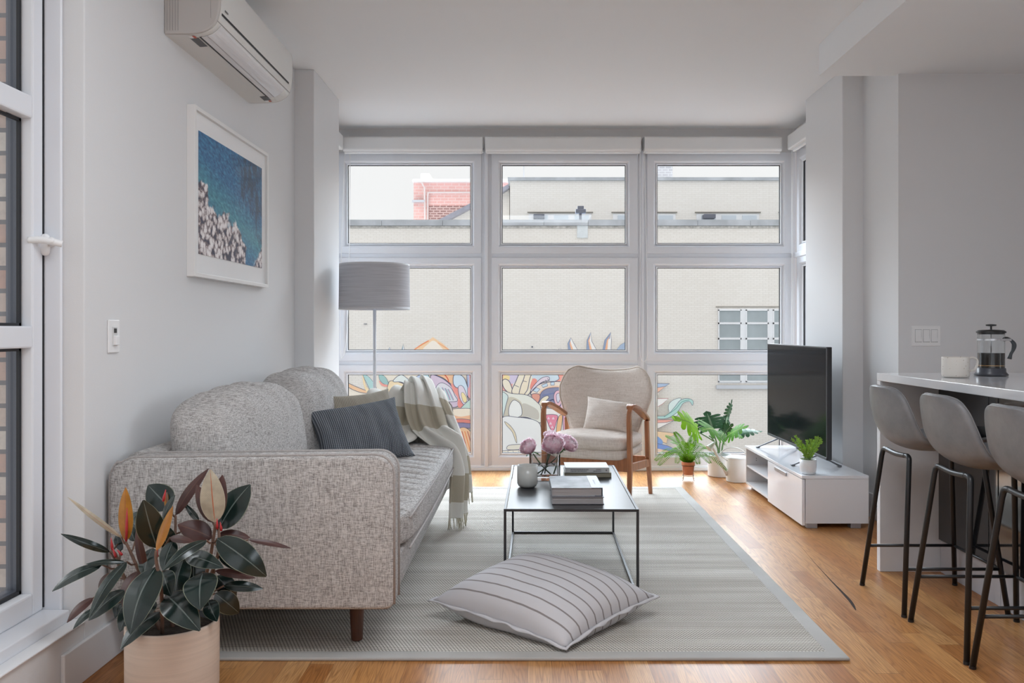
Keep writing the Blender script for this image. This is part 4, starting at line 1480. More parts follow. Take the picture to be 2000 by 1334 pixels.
bm = BM()
pillow(bm, (-0.97, 3.86, 0.475), (-0.575, 4.20, 0.50), (-0.695, 4.30, 0.795), (-1.085, 4.02, 0.745), 0.17, 40, 0.11, 0.004, 2)
one('throw_pillow', bm, knit('charcoal_knit', (0.03, 0.034, 0.042), (0.155, 0.170, 0.195), (0.46, 0.49, 0.53), 50, 62),
    'charcoal chunky-knit lumbar cushion leaning in front of the beige cushion', 'cushion', smooth=True)
bm = BM()
pillow(bm, (-1.00, 4.22, 0.49), (-0.70, 4.56, 0.50), (-0.785, 4.63, 0.815), (-1.075, 4.36, 0.795), 0.15, 34, 0.12, 0.004, 5)
one('throw_pillow', bm, knit('beige_weave', (0.30, 0.255, 0.19), (0.52, 0.47, 0.385), (0.76, 0.72, 0.64), 46, 90, 0.0),
    'beige woven cushion on the sofa half hidden behind the charcoal one', 'cushion', smooth=True)

# ================================================================ throw blanket
def blanket_material():
    m, nt, b, tc, xyz = new_mat('throw_wool', 0.95)
    b.inputs['Specular IOR Level'].default_value = 0.1
    b.inputs['Sheen Weight'].default_value = 0.2
    sp = node(nt, 'ShaderNodeSeparateXYZ')
    nt.links.new(tc.outputs['UV'], sp.inputs[0])
    u, v = sp.outputs[0], sp.outputs[1]
    s1 = M(nt, 'GREATER_THAN', M(nt, 'FRACT', M(nt, 'ADD', M(nt, 'MULTIPLY', v, 2.2), 0.1)), 0.72)
    c = mixc(nt, s1, (0.78, 0.765, 0.715), (0.49, 0.44, 0.345))
    nz = noise_tex(nt, tc.outputs['Object'], 300.0, 2.0)
    c = mixc(nt, M(nt, 'MULTIPLY', nz, 0.15), c, (0.3, 0.3, 0.25))
    nt.links.new(c, b.inputs['Base Color'])
    bumpn(nt, b, nz, 0.3, 0.003)
    return m


bl_m = blanket_material()
t = thing('throw_blanket', 'cream and tan wool throw draped over the far sofa arm', 'blanket', (-0.5, 4.8, 0.02))


def ribbon(secs, nseg=8, nw=28, folds=3.0, amp=0.02, seed=0.0):
    """secs: list of (centre, half-width vector, out vector) along the cloth"""
    cs = spline([Vector((*a, *b_, *c_)) for a, b_, c_ in secs], nseg)
    n = len(cs) - 1
    bm = BM()
    def fn(u, v):
        q = cs[min(n, int(round(u * n)))]
        c_, h, o_ = Vector(q[0:3]), Vector(q[3:6]), Vector(q[6:9])
        a = 2 * v - 1
        w = math.sin(a * PI * folds + seed + u * 1.6 + 1.2 * noise.noise(Vector((a * 2, u * 3, seed))))
        w2 = math.sin(a * PI * folds * 2.3 + seed * 2 + u * 4)
        return c_ + h * a * (1 + 0.05 * w2) + o_ * (amp * 50 * (w * 0.02 + w2 * 0.004) + 0.025 * (1 - a * a)) 
    V = grid(bm, n, nw, lambda u, v: fn(u, v), uvs=False)
    uvl = bm.loops.layers.uv.verify()
    idx = {}
    for i, row in enumerate(V):
        for j, vv in enumerate(row):
            idx[vv] = (j / nw, i / n)
    for f in bm.faces:
        for l in f.loops:
            l[uvl].uv = idx[l.vert]
    return bm, V


# part lying on the seat and the inner side of the arm
bm, V = ribbon([((-0.86, 4.52, 0.515), (0.17, -0.03, 0.0), (0, 0, 1)),
                ((-0.84, 4.68, 0.520), (0.19, -0.02, 0.0), (0, -0.3, 1)),
                ((-0.82, 4.82, 0.56), (0.19, -0.02, 0.0), (0, -1, 0.6)),
                ((-0.80, 4.875, 0.66), (0.20, -0.01, 0.0), (0, -1, 0.2)),
                ((-0.79, 4.90, 0.735), (0.20, 0.0, 0.0), (0, -0.7, 1)),
                ((-0.78, 4.98, 0.765), (0.19, 0.0, 0.01), (0, 0, 1)),
                ((-0.77, 5.055, 0.73), (0.17, 0.0, 0.0), (0, 1, 0.6)),
                ((-0.77, 5.09, 0.58), (0.16, 0.0, 0.0), (0, 1, 0)),
                ((-0.77, 5.10, 0.42), (0.15, 0.0, 0.0), (0, 1, 0))], 7, 40, 2.6, 0.020, 0.7)
obj('draped_cloth', bm, bl_m, t, smooth=True, solid=0.006)
# gathered length twisting over the arm and down the front of the seat
bm, V = ribbon([((-0.70, 4.98, 0.765), (0.06, 0.06, 0.02), (-0.3, -0.2, 1)),
                ((-0.655, 4.93, 0.835), (0.055, 0.05, 0.02), (-0.5, -0.6, 0.7)),
                ((-0.625, 4.83, 0.80), (0.085, 0.03, -0.03), (-0.1, -1, 0.3)),
                ((-0.60, 4.79, 0.68), (0.105, 0.02, -0.01), (0, -1, 0.2)),
                ((-0.565, 4.76, 0.575), (0.10, 0.02, 0.01), (0, -1, 0.5)),
                ((-0.50, 4.74, 0.515), (0.085, 0.03, 0.03), (0.1, -0.8, 0.8)),
                ((-0.435, 4.73, 0.46), (0.055, 0.04, 0.045), (0.7, -0.5, 0.6)),
                ((-0.405, 4.72, 0.36), (0.035, 0.065, 0.01), (1, -0.4, 0.0)),
                ((-0.400, 4.71, 0.24), (0.035, 0.075, 0.0), (1, -0.5, 0)),
                ((-0.405, 4.70, 0.13), (0.03, 0.08, 0.0), (1, -0.5, 0)),
                ((-0.405, 4.69, 0.085), (0.03, 0.08, 0.01), (1, -0.4, 0))], 7, 40, 2.2, 0.026, 2.2)
ends = [v.co.copy() for v in V[-1]]
obj('hanging_length', bm, bl_m, t, smooth=True, solid=0.006)
# second fold crossing it
bm, V = ribbon([((-0.60, 5.03, 0.70), (0.05, 0.02, 0.0), (0, 0.5, 1)),
                ((-0.575, 4.96, 0.765), (0.065, 0.02, 0.0), (0, -0.2, 1)),
                ((-0.545, 4.885, 0.73), (0.07, 0.0, -0.02), (0.1, -1, 0.5)),
                ((-0.505, 4.86, 0.63), (0.075, 0.0, -0.01), (0.2, -1, 0.2)),
                ((-0.455, 4.84, 0.53), (0.065, 0.02, 0.0), (0.5, -1, 0.2)),
                ((-0.410, 4.83, 0.42), (0.045, 0.04, 0.0), (1, -0.5, 0.1)),
                ((-0.385, 4.82, 0.30), (0.03, 0.06, 0.0), (1, -0.3, 0)),
                ((-0.375, 4.81, 0.19), (0.025, 0.06, 0.0), (1, -0.3, 0))], 7, 32, 1.6, 0.022, 4.0)
ends2 = [v.co.copy() for v in V[-1]]
obj('crossing_fold', bm, bl_m, t, smooth=True, solid=0.006)
bm = BM()
rnd = random.Random(3)
fr_m = mat('fringe_wool', (0.62, 0.58, 0.47), 0.95)
for es, ln in ((ends, 0.075), (ends2, 0.07)):
    bm = BM()
    for k in range(0, len(es), 2):
        p = es[k]
        q = p + Vector((rnd.uniform(-.012, .012), rnd.uniform(-.01, .01), -ln * rnd.uniform(.8, 1)))
        q.z = max(q.z, 0.017)
        tube(bm, [p, p.lerp(q, .5) + Vector((rnd.uniform(-.004, .004), 0, 0)), q], [0.0035, 0.003, 0.002], 5)
    obj('fringe', bm, fr_m, t, smooth=True)

# ================================================================ coffee table
steel_b = mat('black_steel', (0.022, 0.023, 0.026), 0.38, spec=0.5)
top_b = mat('black_tabletop', (0.030, 0.032, 0.036), 0.30, spec=0.65)
t = thing('coffee_table', 'low black metal coffee table with a thin open frame', 'coffee table', (0.192, 4.01, 0.012), -0.012)
W2, L2, H2, S = 0.285, 0.56, 0.380, 0.011
bm = BM()
for x in (-W2, W2 - S):
    box(bm, x, x + S, -L2, L2, H2 - S, H2)
for y in (-L2, L2 - S):
    box(bm, -W2 + S, W2 - S, y, y + S, H2 - S, H2)
obj('top_frame', bm, steel_b, t, bevel=0.001, local=True)
bm = BM(); box(bm, -W2 + S + 0.003, W2 - S - 0.003, -L2 + S + 0.003, L2 - S - 0.003, H2 - 0.006, H2 - 0.0015)
obj('tabletop', bm, top_b, t, local=True)
for x in (-W2, W2 - S):
    for y in (-L2, L2 - S):
        bm = BM(); box(bm, x, x + S, y, y + S, 0.0, H2 - S); obj('leg', bm, steel_b, t, bevel=0.001, local=True)
for x in (-W2, W2 - S):
    bm = BM(); box(bm, x + 0.0002, x + S - 0.0002, -L2 + S, L2 - S, 0.0, S); obj('bottom_rail', bm, steel_b, t, bevel=0.001, local=True)
bm = BM(); box(bm, -W2 + S, W2 - S, L2 - S, L2, 0.0, S); obj('bottom_rail', bm, steel_b, t, bevel=0.001, local=True)
ZT = 0.392

# candle
t = thing('candle', 'cream candle in a frosted glass tumbler near the front of the coffee table', 'candle', (0.0, 3.94, ZT))
frost = mat('frosted_glass', (0.50, 0.505, 0.48), 0.25, spec=0.6)
bm = BM(); lathe(bm, [(0.0, 0.0), (0.034, 0.0), (0.043, 0.006), (0.049, 0.018), (0.0495, 0.104), (0.0475, 0.104), (0.047, 0.086), (0.0, 0.086)], (0, 3.94, ZT), 48, False)
obj('tumbler', bm, frost, t, smooth=True)
bm = BM(); lathe(bm, [(0.0465, 0.086), (0.0, 0.0875)], (0, 3.94, ZT), 32, False)
obj('wax', bm, mat('candle_wax', (0.68, 0.655, 0.60), 0.5), t, smooth=True)
bm = BM(); tube(bm, [(0, 3.94, ZT + 0.086), (0.001, 3.94, ZT + 0.097)], 0.0012, 6)
obj('wick', bm, mat('wick', (0.25, 0.22, 0.2), 0.9), t)

# vase of peonies
vx, vy = 0.088, 4.15
t = thing('vase', 'clear thick-walled square glass vase on the coffee table', 'vase', (vx, vy, ZT))
gl = bpy.data.materials.new('clear_glass'); gl.use_nodes = True
g_ = gl.node_tree.nodes['Principled BSDF']
g_.inputs['Transmission Weight'].default_value = 1.0; g_.inputs['Roughness'].default_value = 0.0; g_.inputs['IOR'].default_value = 1.45
bm = BM()
hw, hd, hh = 0.078, 0.055, 0.130
o_ = rrect(vx - hw, vx + hw, vy - hd, vy + hd, 0.012, 4)
i_ = rrect(vx - hw + .010, vx + hw - .010, vy - hd + .010, vy + hd - .010, 0.008, 4)
rings = [[bm.verts.new((p[0], p[1], z)) for p in q] for q, z in ((o_, ZT + .0005), (o_, ZT + hh), (i_, ZT + hh), (i_, ZT + 0.018))]
for A, B_ in zip(rings, rings[1:]):
    for k in range(len(A)):
        bm.faces.new([A[k], A[(k + 1) % len(A)], B_[(k + 1) % len(A)], B_[k]])
bm.faces.new(rings[0][::-1]); bm.faces.new(rings[-1])
obj('glass_body', bm, gl, t, smooth=False)
bm = BM()
i2 = rrect(vx - hw + .0105, vx + hw - .0105, vy - hd + .0105, vy + hd - .0105, 0.008, 4)
prism(bm, i2, ZT + 0.0185, ZT + 0.075, 'z')
wt = bpy.data.materials.new('water'); wt.use_nodes = True
g_ = wt.node_tree.nodes['Principled BSDF']
g_.inputs['Transmission Weight'].default_value = 1.0; g_.inputs['Roughness'].default_value = 0.0; g_.inputs['IOR'].default_value = 1.33
obj('water', bm, wt, t)


def petal_material(name, c1, c2):
    m, nt, b, tc, xyz = new_mat(name, 0.7)
    sp = node(nt, 'ShaderNodeSeparateXYZ')
    nt.links.new(tc.outputs['UV'], sp.inputs[0])
    nz = noise_tex(nt, tc.outputs['Object'], 45.0, 3.0)
    f = M(nt, 'ADD', M(nt, 'MULTIPLY', sp.outputs[1], 0.7), M(nt, 'MULTIPLY', M(nt, 'SUBTRACT', nz, 0.5), 0.7))
    nt.links.new(ramp(nt, f, [(0.15, c1), (0.75, c2)]), b.inputs['Base Color'])
    b.inputs['Subsurface Weight'].default_value = 0.0
    b.inputs['Sheen Weight'].default_value = 0.2
    return m


petal_m = translucent(petal_material('peony_petal', (0.96, 0.56, 0.69), (0.99, 0.89, 0.93)), 0.6)
stem_m = mat('green_stem', (0.10, 0.19, 0.05), 0.5, var=0.2, vscale=30)
leaf_g = mat('peony_leaf', (0.06, 0.16, 0.03), 0.45, var=0.3, vscale=30)


def peony(cx, cy, cz, R, tilt, foot, label, sd, squash=0.85):
    t = thing('peony', label, 'flower', (cx, cy, cz), 0, 'pink peonies in the glass vase')
    rn = random.Random(sd)
    bm = BM()
    ax = Vector(tilt).normalized()
    q = Vector((0, 0, 1)).rotation_difference(ax).to_matrix()
    c = Vector((cx, cy, cz))
    for layer, (n, rr, op) in enumerate(((8, 1.0, 1.55), (10, 0.98, 1.25), (11, 0.90, 0.98), (12, 0.80, 0.72), (11, 0.68, 0.48), (9, 0.56, 0.26), (7, 0.52, 0.10), (5, 0.42, 0.05))):
        for k in range(n):
            az = 2 * PI * (k + rn.uniform(-.3, .3)) / n + layer * 0.5
            o = op * rn.uniform(0.85, 1.15)
            wd = R * rn.uniform(0.55, 0.85)
            rad = R * rr * rn.uniform(0.9, 1.06)
            ph = rn.uniform(0, 6)
            fr = rn.uniform(0.05, 0.12)

            def fn(v, u, az=az, o=o, wd=wd, rad=rad, ph=ph, fr=fr):
                a = 2 * v - 1
                th = 2.75 - (2.75 - o) * u ** 0.9      # from under the head up to its opening angle
                w = wd * math.sin(PI * min(1, 0.15 + 0.62 * u)) ** 0.8
                da = a * w / rad / max(0.35, math.sin(min(th, PI - 0.3)))
                rho = rad * (0.75 + 0.25 * u) * (1 - 0.16 * (1 - abs(a)) * u) + R * fr * u * u * math.sin(a * 7 + ph)
                rho += R * 0.05 * u ** 3 * math.sin(a * 17 + ph * 2)
                p = Vector((rho * math.sin(th) * math.cos(az + da), rho * math.sin(th) * math.sin(az + da), rho * math.cos(th) * squash))
                return c + q @ p
            grid(bm, 6, 6, fn)
    obj('bloom', bm, petal_m, t, smooth=True, recalc=False)
    bm = BM()
    a = c - ax * R * 0.7
    f = Vector(foot)
    m1 = a.lerp(f, 0.45) + Vector((0, 0, -0.01))
    tube(bm, spline([a, m1, f], 6), 0.0034, 7)
    obj('stem', bm, stem_m, t, smooth=True)
    bm = BM()
    for k in range(4):
        az = rn.uniform(0, 6.28)
        b0 = a + Vector((0, 0, -0.008 * k))
        leaf(bm, b0, b0 + Vector((math.cos(az) * .05, math.sin(az) * .03, rn.uniform(-.025, .01))), 0.020, (0, -0.3, 1), 0.1, 0.2, nl=6)
    obj('leaves', bm, leaf_g, t, smooth=True)


def pk(px, py, s):
    p = P(px, py, s)
    return (p.x, p.y, p.z)


peony(*pk(1031, 872, 385), 0.050, (-0.5, -0.5, 0.7), (vx + 0.03, vy + .01, ZT + .024), 'pink peony bloom leaning out beyond the candle side of the vase', 1)
peony(*pk(1079, 866, 388), 0.060, (0.0, -0.75, 0.6), (vx - 0.02, vy - .02, ZT + .024), 'largest pink peony in the middle of the vase', 2)
peony(*pk(1112, 866, 380), 0.052, (0.6, -0.4, 0.7), (vx - 0.04, vy + .02, ZT + .024), 'pink peony bloom on the armchair side of the vase', 3)
peony(*pk(1074, 848, 374), 0.034, (-0.1, 0.0, 1.0), (vx + 0.0, vy + .03, ZT + .026), 'small pale peony bud standing up behind the middle bloom', 4)
peony(*pk(1098, 856, 372), 0.042, (0.2, 0.1, 1.0), (vx + 0.045, vy + .0, ZT + .028), 'pale pink peony tucked between the middle and outer blooms', 6)


# books
def book(label, x0, x1, y0, y1, z0, th, cover, page, rz=0.0, spine='far', hard=True, top=None):
    cx, cy = (x0 + x1) / 2, (y0 + y1) / 2
    t = thing('book', label, 'book', (cx, cy, z0), rz, 'books on the coffee table')
    w, d = (x1 - x0) / 2, (y1 - y0) / 2
    ct = 0.0022
    bm = BM()
    box(bm, -w, w, -d, d, 0.0, ct)
    box(bm, -w, w, -d, d, th - ct, th)
    if spine == 'right':
        box(bm, w - ct, w, -d, d, ct, th - ct)
    elif spine == 'front':
        box(bm, -w, w, -d, -d + ct, ct, th - ct)
    elif spine == 'left':
        box(bm, -w, -w + ct, -d, d, ct, th - ct)
    else:
        box(bm, -w, w, d - ct, d, ct, th - ct)
    obj('cover', bm, cover, t, bevel=0.0008, local=True)
    e = 0.004
    bm = BM()
    box(bm, -w + (ct if spine == 'left' else e), w - (ct if spine == 'right' else e), -d + (ct if spine == 'front' else e), d - (ct if spine == 'far' else e), ct, th - ct)
    obj('pages', bm, page, t, local=True)
    return t, w, d, th


page_m = mat('pages', (0.42, 0.39, 0.385), 0.8, bump=0.5, bscale=1.0, stretch=(3, 3, 900))
page_w = mat('pages_light', (0.55, 0.50, 0.42), 0.8, bump=0.4, bscale=1.0, stretch=(3, 3, 900))
grey_cover = mat('grey_cover', (0.17, 0.16, 0.175), 0.5)
photo_cover = mat('photo_cover', (0.36, 0.37, 0.385), 0.6, spec=0.2, var=0.3, vscale=16)
slate_cover = mat('slate_cover', (0.10, 0.11, 0.13), 0.4)
spine_grey = mat('spine_grey', (0.50, 0.505, 0.50), 0.5)
olive_cover = mat('olive_cover', (0.27, 0.245, 0.18), 0.7)
book('thick grey book lying under the photo-covered book on the coffee table', 0.106, 0.333, 3.545, 3.83, ZT, 0.031, grey_cover, page_m, 0.0, 'far')
t, w, d, th = book('hardback with a pale photo cover and dark spine strip, topmost of the front pile', 0.104, 0.326, 3.565, 3.86, ZT + 0.0312, 0.036, photo_cover, page_m, 0.01, 'left')
bm = BM(); box(bm, w - 0.048, w + 0.0006, -d - .0005, d + .0005, th - 0.0018, th + 0.0008)
box(bm, w - 0.0022, w + 0.0008, -d - .0005, d + .0005, 0.0, th); box(bm, w - 0.034, w + 0.0006, -d - .0005, d, -0.0002, 0.0024)
obj('dark_spine', bm, slate_cover, t, bevel=0.0008, local=True, label='dark slate spine strip')
bm = BM()
for k in range(9):
    box(bm, w - 0.028, w - 0.022, -0.06 + k * 0.012, -0.052 + k * 0.012, th + 0.0007, th + 0.0012)
obj('title_marks', bm, mat('title_grey', (0.30, 0.31, 0.34), 0.5), t, local=True)
book('olive-edged book under the white paperback at the back of the coffee table', 0.190, 0.430, 4.19, 4.35, ZT, 0.024, olive_cover, mat('olive_pages', (0.36, 0.33, 0.26), 0.8), 0.0, 'front')
t, w, d, th = book('white paperback with printed grey spine at the back of the coffee table', 0.194, 0.418, 4.185, 4.355, ZT + 0.0242, 0.027, mat('white_cover', (0.60, 0.61, 0.62), 0.6, spec=0.2), page_w, 0.0, 'front')
bm = BM(); box(bm, -w, w, -d - 0.0006, -d + 0.0004, 0.0005, th - 0.0008)
sp_ = obj('spine', bm, spine_grey, t, local=True)
bm = BM()
rn = random.Random(5)
for zz, xr in ((0.0165, ((-0.085, 0.005), (0.045, 0.072))), (0.0085, ((-0.085, -0.005), (0.03, 0.068)))):
    for a, b_ in xr:
        x = a
        while x < b_:
            L = rn.choice((0.003, 0.005, 0.007))
            box(bm, x, x + L, -d - 0.0012, -d - 0.0004, zz - 0.0022, zz + 0.0022)
            x += L + 0.0016
        x += 0
bm2 = bm
lathe_c = (w - 0.012, zz)
box(bm, w - 0.018, w - 0.011, -d - 0.0012, -d - 0.0004, 0.009, 0.017)
obj('spine_lettering', bm, mat('lettering_dark', (0.16, 0.16, 0.17), 0.6), sp_, local=True)

# ================================================================ striped floor cushion
def stripe_material():
    m, nt, b, tc, xyz = new_mat('striped_cotton', 0.85)
    b.inputs['Specular IOR Level'].default_value = 0.15
    sp = node(nt, 'ShaderNodeSeparateXYZ')
    nt.links.new(tc.outputs['UV'], sp.inputs[0])
    v = sp.outputs[1]
    f = M(nt, 'FRACT', M(nt, 'ADD', M(nt, 'MULTIPLY', v, 10.5), 0.15))
    s = M(nt, 'LESS_THAN', f, 0.13)
    nt.links.new(mixc(nt, s, (0.60, 0.585, 0.60), (0.27, 0.245, 0.24)), b.inputs['Base Color'])
    nz = noise_tex(nt, tc.outputs['Object'], 500.0, 2.0)
    bumpn(nt, b, nz, 0.15, 0.002)
    return m


str_m = stripe_material()
def sag(p):
    if p.z < 0.0135:
        p.z = 0.0135 + 0.001 * (p.z + 0.1)
    return p
bm = BM()
c00, c10, c11, c01 = (-0.375, 3.215, 0.085), (0.135, 2.885, 0.028), (0.505, 3.235, 0.095), (0.015, 3.60, 0.155)
edge = pillow(bm, c00, c10, c11, c01, 0.235, 46, 0.085, 0.0028, 3, sag, p=2.6)
t = thing('floor_cushion', 'large white cushion with thin taupe stripes lying on the rug', 'cushion', (0.07, 3.23, 0.012))
obj('cushion_body', bm, str_m, t, smooth=True)
# flat welt around the seam
bm = BM()
cen = Vector((0.07, 3.23, 0.06))
n = len(edge)
V = []
for i, e in enumerate(edge):
    o = (e - cen); o.z = 0; o.normalize()
    w = 0.016 + 0.003 * math.sin(i * 0.9)
    V.append((e, e + o * w * 0.5 + Vector((0, 0, 0.004 * math.sin(i * 0.8))), e + o * w + Vector((0, 0, -0.002 + 0.005 * math.sin(i * 0.55)))))
A = [[bm.verts.new(q) for q in r] for r in V]
for i in range(n):
    j = (i + 1) % n
    for k in range(2):
        bm.faces.new([A[i][k], A[j][k], A[j][k + 1], A[i][k + 1]])
obj('seam_flange', bm, mat('flange_cotton', (0.60, 0.585, 0.60), 0.85), t, smooth=True, solid=0.005)

# ================================================================ floor lamp
lx, ly = -1.048, 5.62
t = thing('floor_lamp', 'white standing lamp with a wide grey drum shade behind the sofa', 'floor lamp', (lx, ly, 0))
def shade_material():
    m, nt, b, tc, (x, y, z) = new_mat('shade_linen', 0.8)
    n1 = noise_tex(nt, combine(nt, M(nt, 'MULTIPLY', x, 4.0), M(nt, 'MULTIPLY', y, 4.0), M(nt, 'MULTIPLY', z, 180.0)), 1.0, 3.0)
    nt.links.new(ramp(nt, n1, [(0.3, (0.42, 0.42, 0.45)), (0.7, (0.54, 0.54, 0.57))]), b.inputs['Base Color'])
    bumpn(nt, b, n1, 0.25, 0.003)
    return m
bm = BM(); lathe(bm, [(0.240, 1.288), (0.241, 1.30), (0.238, 1.585), (0.237, 1.592), (0.234, 1.590), (0.236, 1.30), (0.237, 1.290), (0.240, 1.288)], (lx, ly, 0), 64, False)
sh = obj('lamp_shade', bm, shade_material(), t, smooth=True)
bm = BM(); lathe(bm, [(0.2415, 1.284), (0.2415, 1.300), (0.2405, 1.300), (0.2405, 1.284), (0.2415, 1.284)], (lx, ly, 0), 64, False)
obj('shade_trim', bm, mat('shade_tape', (0.58, 0.58, 0.60), 0.6), sh, smooth=True)
bm = BM(); lathe(bm, [(0.2385, 1.583), (0.2385, 1.594), (0.2370, 1.594), (0.2370, 1.583)], (lx, ly, 0), 64, False)
obj('shade_trim', bm, bpy.data.materials['shade_tape'], sh, smooth=True)
bm = BM(); lathe(bm, [(0.011, 0.02), (0.011, 1.50)], (lx, ly, 0), 16, True, True)
obj('pole', bm, mat('lamp_white', (0.62, 0.64, 0.68), 0.35), t, smooth=True)
bm = BM(); lathe(bm, [(0.14, 0.0), (0.14, 0.014), (0.13, 0.02), (0.012, 0.026)], (lx, ly, 0), 40, True, True)
obj('base', bm, bpy.data.materials['lamp_white'], t, smooth=False)
bm = BM()
for a in range(3):
    ang = a * 2 * PI / 3
    tube(bm, [(lx, ly, 1.50), (lx + math.cos(ang) * .237, ly + math.sin(ang) * .237, 1.585)], 0.002, 6)
tube(bm, [(lx, ly, 1.49), (lx, ly, 1.54)], 0.02, 12)
obj('shade_holder', bm, steel_m, t, smooth=True)

# ================================================================ armchair
linen = fabric('armchair_linen', (0.60, 0.52, 0.455), (0.70, 0.62, 0.555), (0.78, 0.71, 0.65), 300, 12, bump=0.25)
linen_b = mat('linen_welt', (0.64, 0.56, 0.49), 0.9)
oak = mat('oiled_teak', (0.36, 0.145, 0.065), 0.35, var=0.28, vscale=6, stretch=(6, 6, 1.2))
# local frame: +x to the sitter's right as seen from the front, -y forwards
AC = Vector((0.473, 5.505, 0.0))
ARZ = -0.385
t = thing('armchair', 'beige linen wing-back armchair with open reddish wood arms beside the houseplants', 'armchair', AC, ARZ)
HWc, FY, RY = 0.288, -0.26, 0.27
for s in (-1, 1):
    # front leg, broad at the seat and tapering both ways
    bm = BM()
    pts = spline([(FY + 0.02, 0.655), (FY - 0.008, 0.60), (FY + 0.004, 0.45), (FY + 0.012, 0.30), (FY + 0.004, 0.15), (FY - 0.012, 0.013)], 5)
    wd = [0.024 + 0.026 * math.sin(PI * min(1, i / (len(pts) - 1) * 1.05)) ** 1.2 for i in range(len(pts))]
    rings = []
    for (y, z), w in zip([(p.x, p.y) for p in pts], wd):
        rings.append([bm.verts.new((s * HWc + dx, y + dy * w, z)) for dx, dy in ((-0.014, -.5), (0.014, -.5), (0.014, .5), (-0.014, .5))])
    for A_, B_ in zip(rings, rings[1:]):
        for k in range(4):
            bm.faces.new([A_[k], A_[(k + 1) % 4], B_[(k + 1) % 4], B_[k]])
    bm.faces.new(rings[0][::-1]); bm.faces.new(rings[-1])
    obj('leg', bm, oak, t, bevel=0.006, segs=3, local=True)
    bm = BM()
    bar(bm, (s * HWc, RY - 0.075, 0.53), (s * HWc, RY - 0.045, 0.28), 0.028, 0.036, (0, 1, 0), 0.028, 0.052)
    bar(bm, (s * HWc, RY - 0.045, 0.285), (s * HWc, RY + 0.04, 0.0), 0.028, 0.052, (0, 1, 0), 0.026, 0.026)
    obj('leg', bm, oak, t, bevel=0.006, segs=3, local=True)
    bm = BM()
    ap = spline([(s * HWc, FY + 0.0, 0.655), (s * HWc, FY + 0.05, 0.664), (s * (HWc + 0.004), FY + 0.20, 0.628), (s * (HWc + 0.002), FY + 0.36, 0.575), (s * (HWc - 0.005), RY - 0.04, 0.535)], 6)
    n_ = len(ap)
    rg = []
    for i, p in enumerate(ap):
        w = 0.019 + 0.010 * math.sin(PI * i / (n_ - 1))
        rg.append([bm.verts.new(p + Vector((dx * w, 0, dz))) for dx, dz in ((-1, -0.013), (1, -0.013), (1, 0.010), (-1, 0.010))])
    for A_, B_ in zip(rg, rg[1:]):
        for k in range(4):
            bm.faces.new([A_[k], A_[(k + 1) % 4], B_[(k + 1) % 4], B_[k]])
    bm.faces.new(rg[0][::-1]); bm.faces.new(rg[-1])
    obj('armrest', bm, oak, t, bevel=0.006, segs=3, local=True)
    bm = BM(); bar(bm, (s * HWc, FY + 0.02, 0.275), (s * HWc, RY - 0.03, 0.235), 0.022, 0.05)
    obj('side_rail', bm, oak, t, bevel=0.003, local=True)
bm = BM(); bar(bm, (-HWc + 0.012, FY + 0.02, 0.290), (HWc - 0.012, FY + 0.02, 0.290), 0.022, 0.085); obj('front_rail', bm, oak, t, bevel=0.003, local=True)
bm = BM(); bar(bm, (-HWc + 0.012, RY - 0.03, 0.25), (HWc - 0.012, RY - 0.03, 0.25), 0.022, 0.06); obj('rear_rail', bm, oak, t, bevel=0.003, local=True)
bm = BM(); puffy(bm, -0.268, 0.268, -0.275, 0.22, 0.315, 0.385, k=8, n=20, bulge=(0, .005, 0.01)); obj('seat_base', bm, linen, t, smooth=True, local=True)
def sf(r, p):
    r.z -= 0.02 * (r.y + 0.28)
    return r
bm = BM(); puffy(bm, -0.275, 0.275, -0.29, 0.20, 0.380, 0.462, k=6, n=24, bulge=(0.006, .01, 0.028), fn=sf); obj('seat_cushion', bm, linen, t, smooth=True, local=True)

# wing back shell
def back_half(z):
    K = [(0.37, 0.225), (0.44, 0.235), (0.52, 0.262), (0.60, 0.300), (0.68, 0.326), (0.75, 0.330), (0.81, 0.312), (0.86, 0.282), (0.892, 0.25)]
    for (z0, w0), (z1, w1) in zip(K, K[1:]):
        if z <= z1:
            a = (z - z0) / (z1 - z0)
            a = a * a * (3 - 2 * a) * 0.4 + a * 0.6
            return w0 + (w1 - w0) * a
    return K[-1][1]
def backpt(u, v, front):
    a = 2 * u - 1
    ztop = 0.893 - 0.030 * (1 - min(1, abs(a) / 0.85) ** 2) - (0.03 * max(0, (abs(a) - 0.85) / 0.15) ** 2)
    z = 0.37 + (ztop - 0.37) * v
    w = back_half(min(z, 0.892))
    x = a * w
    lean = 0.155 + (z - 0.37) * 0.28
    curve = -0.075 * abs(a) ** 2.3 * (0.3 + 1.0 * min(1, v * 1.4))
    e = max(0, 1 - abs(a) ** 6) * max(0, 1 - abs(2 * v - 1) ** 10)
    th = 0.030 * e ** 0.5
    for bx in (-0.075, 0.075):
        th -= 0.014 * math.exp(-(((x - bx) / 0.03) ** 2 + ((z - 0.635) / 0.03) ** 2)) if front else 0
    y = lean + curve + (-th if front else th)
    return Vector((x, y, z))
bm = BM()
nu, nv = 36, 36
Fg = [[None] * (nv + 1) for _ in range(nu + 1)]
for side in (True, False):
    G = []
    for i in range(nu + 1):
        row = []
        for j in range(nv + 1):
            if not side and (i in (0, nu) or j in (0, nv)):
                row.append(Fg[i][j]); continue
            vv = bm.verts.new(backpt(i / nu, j / nv, side))
            if side:
                Fg[i][j] = vv
            row.append(vv)
        G.append(row)
    for i in range(nu):
        for j in range(nv):
            bm.faces.new([G[i][j], G[i + 1][j], G[i + 1][j + 1], G[i][j + 1]])
bk = obj('backrest', bm, linen, t, smooth=True, local=True)
bm = BM()
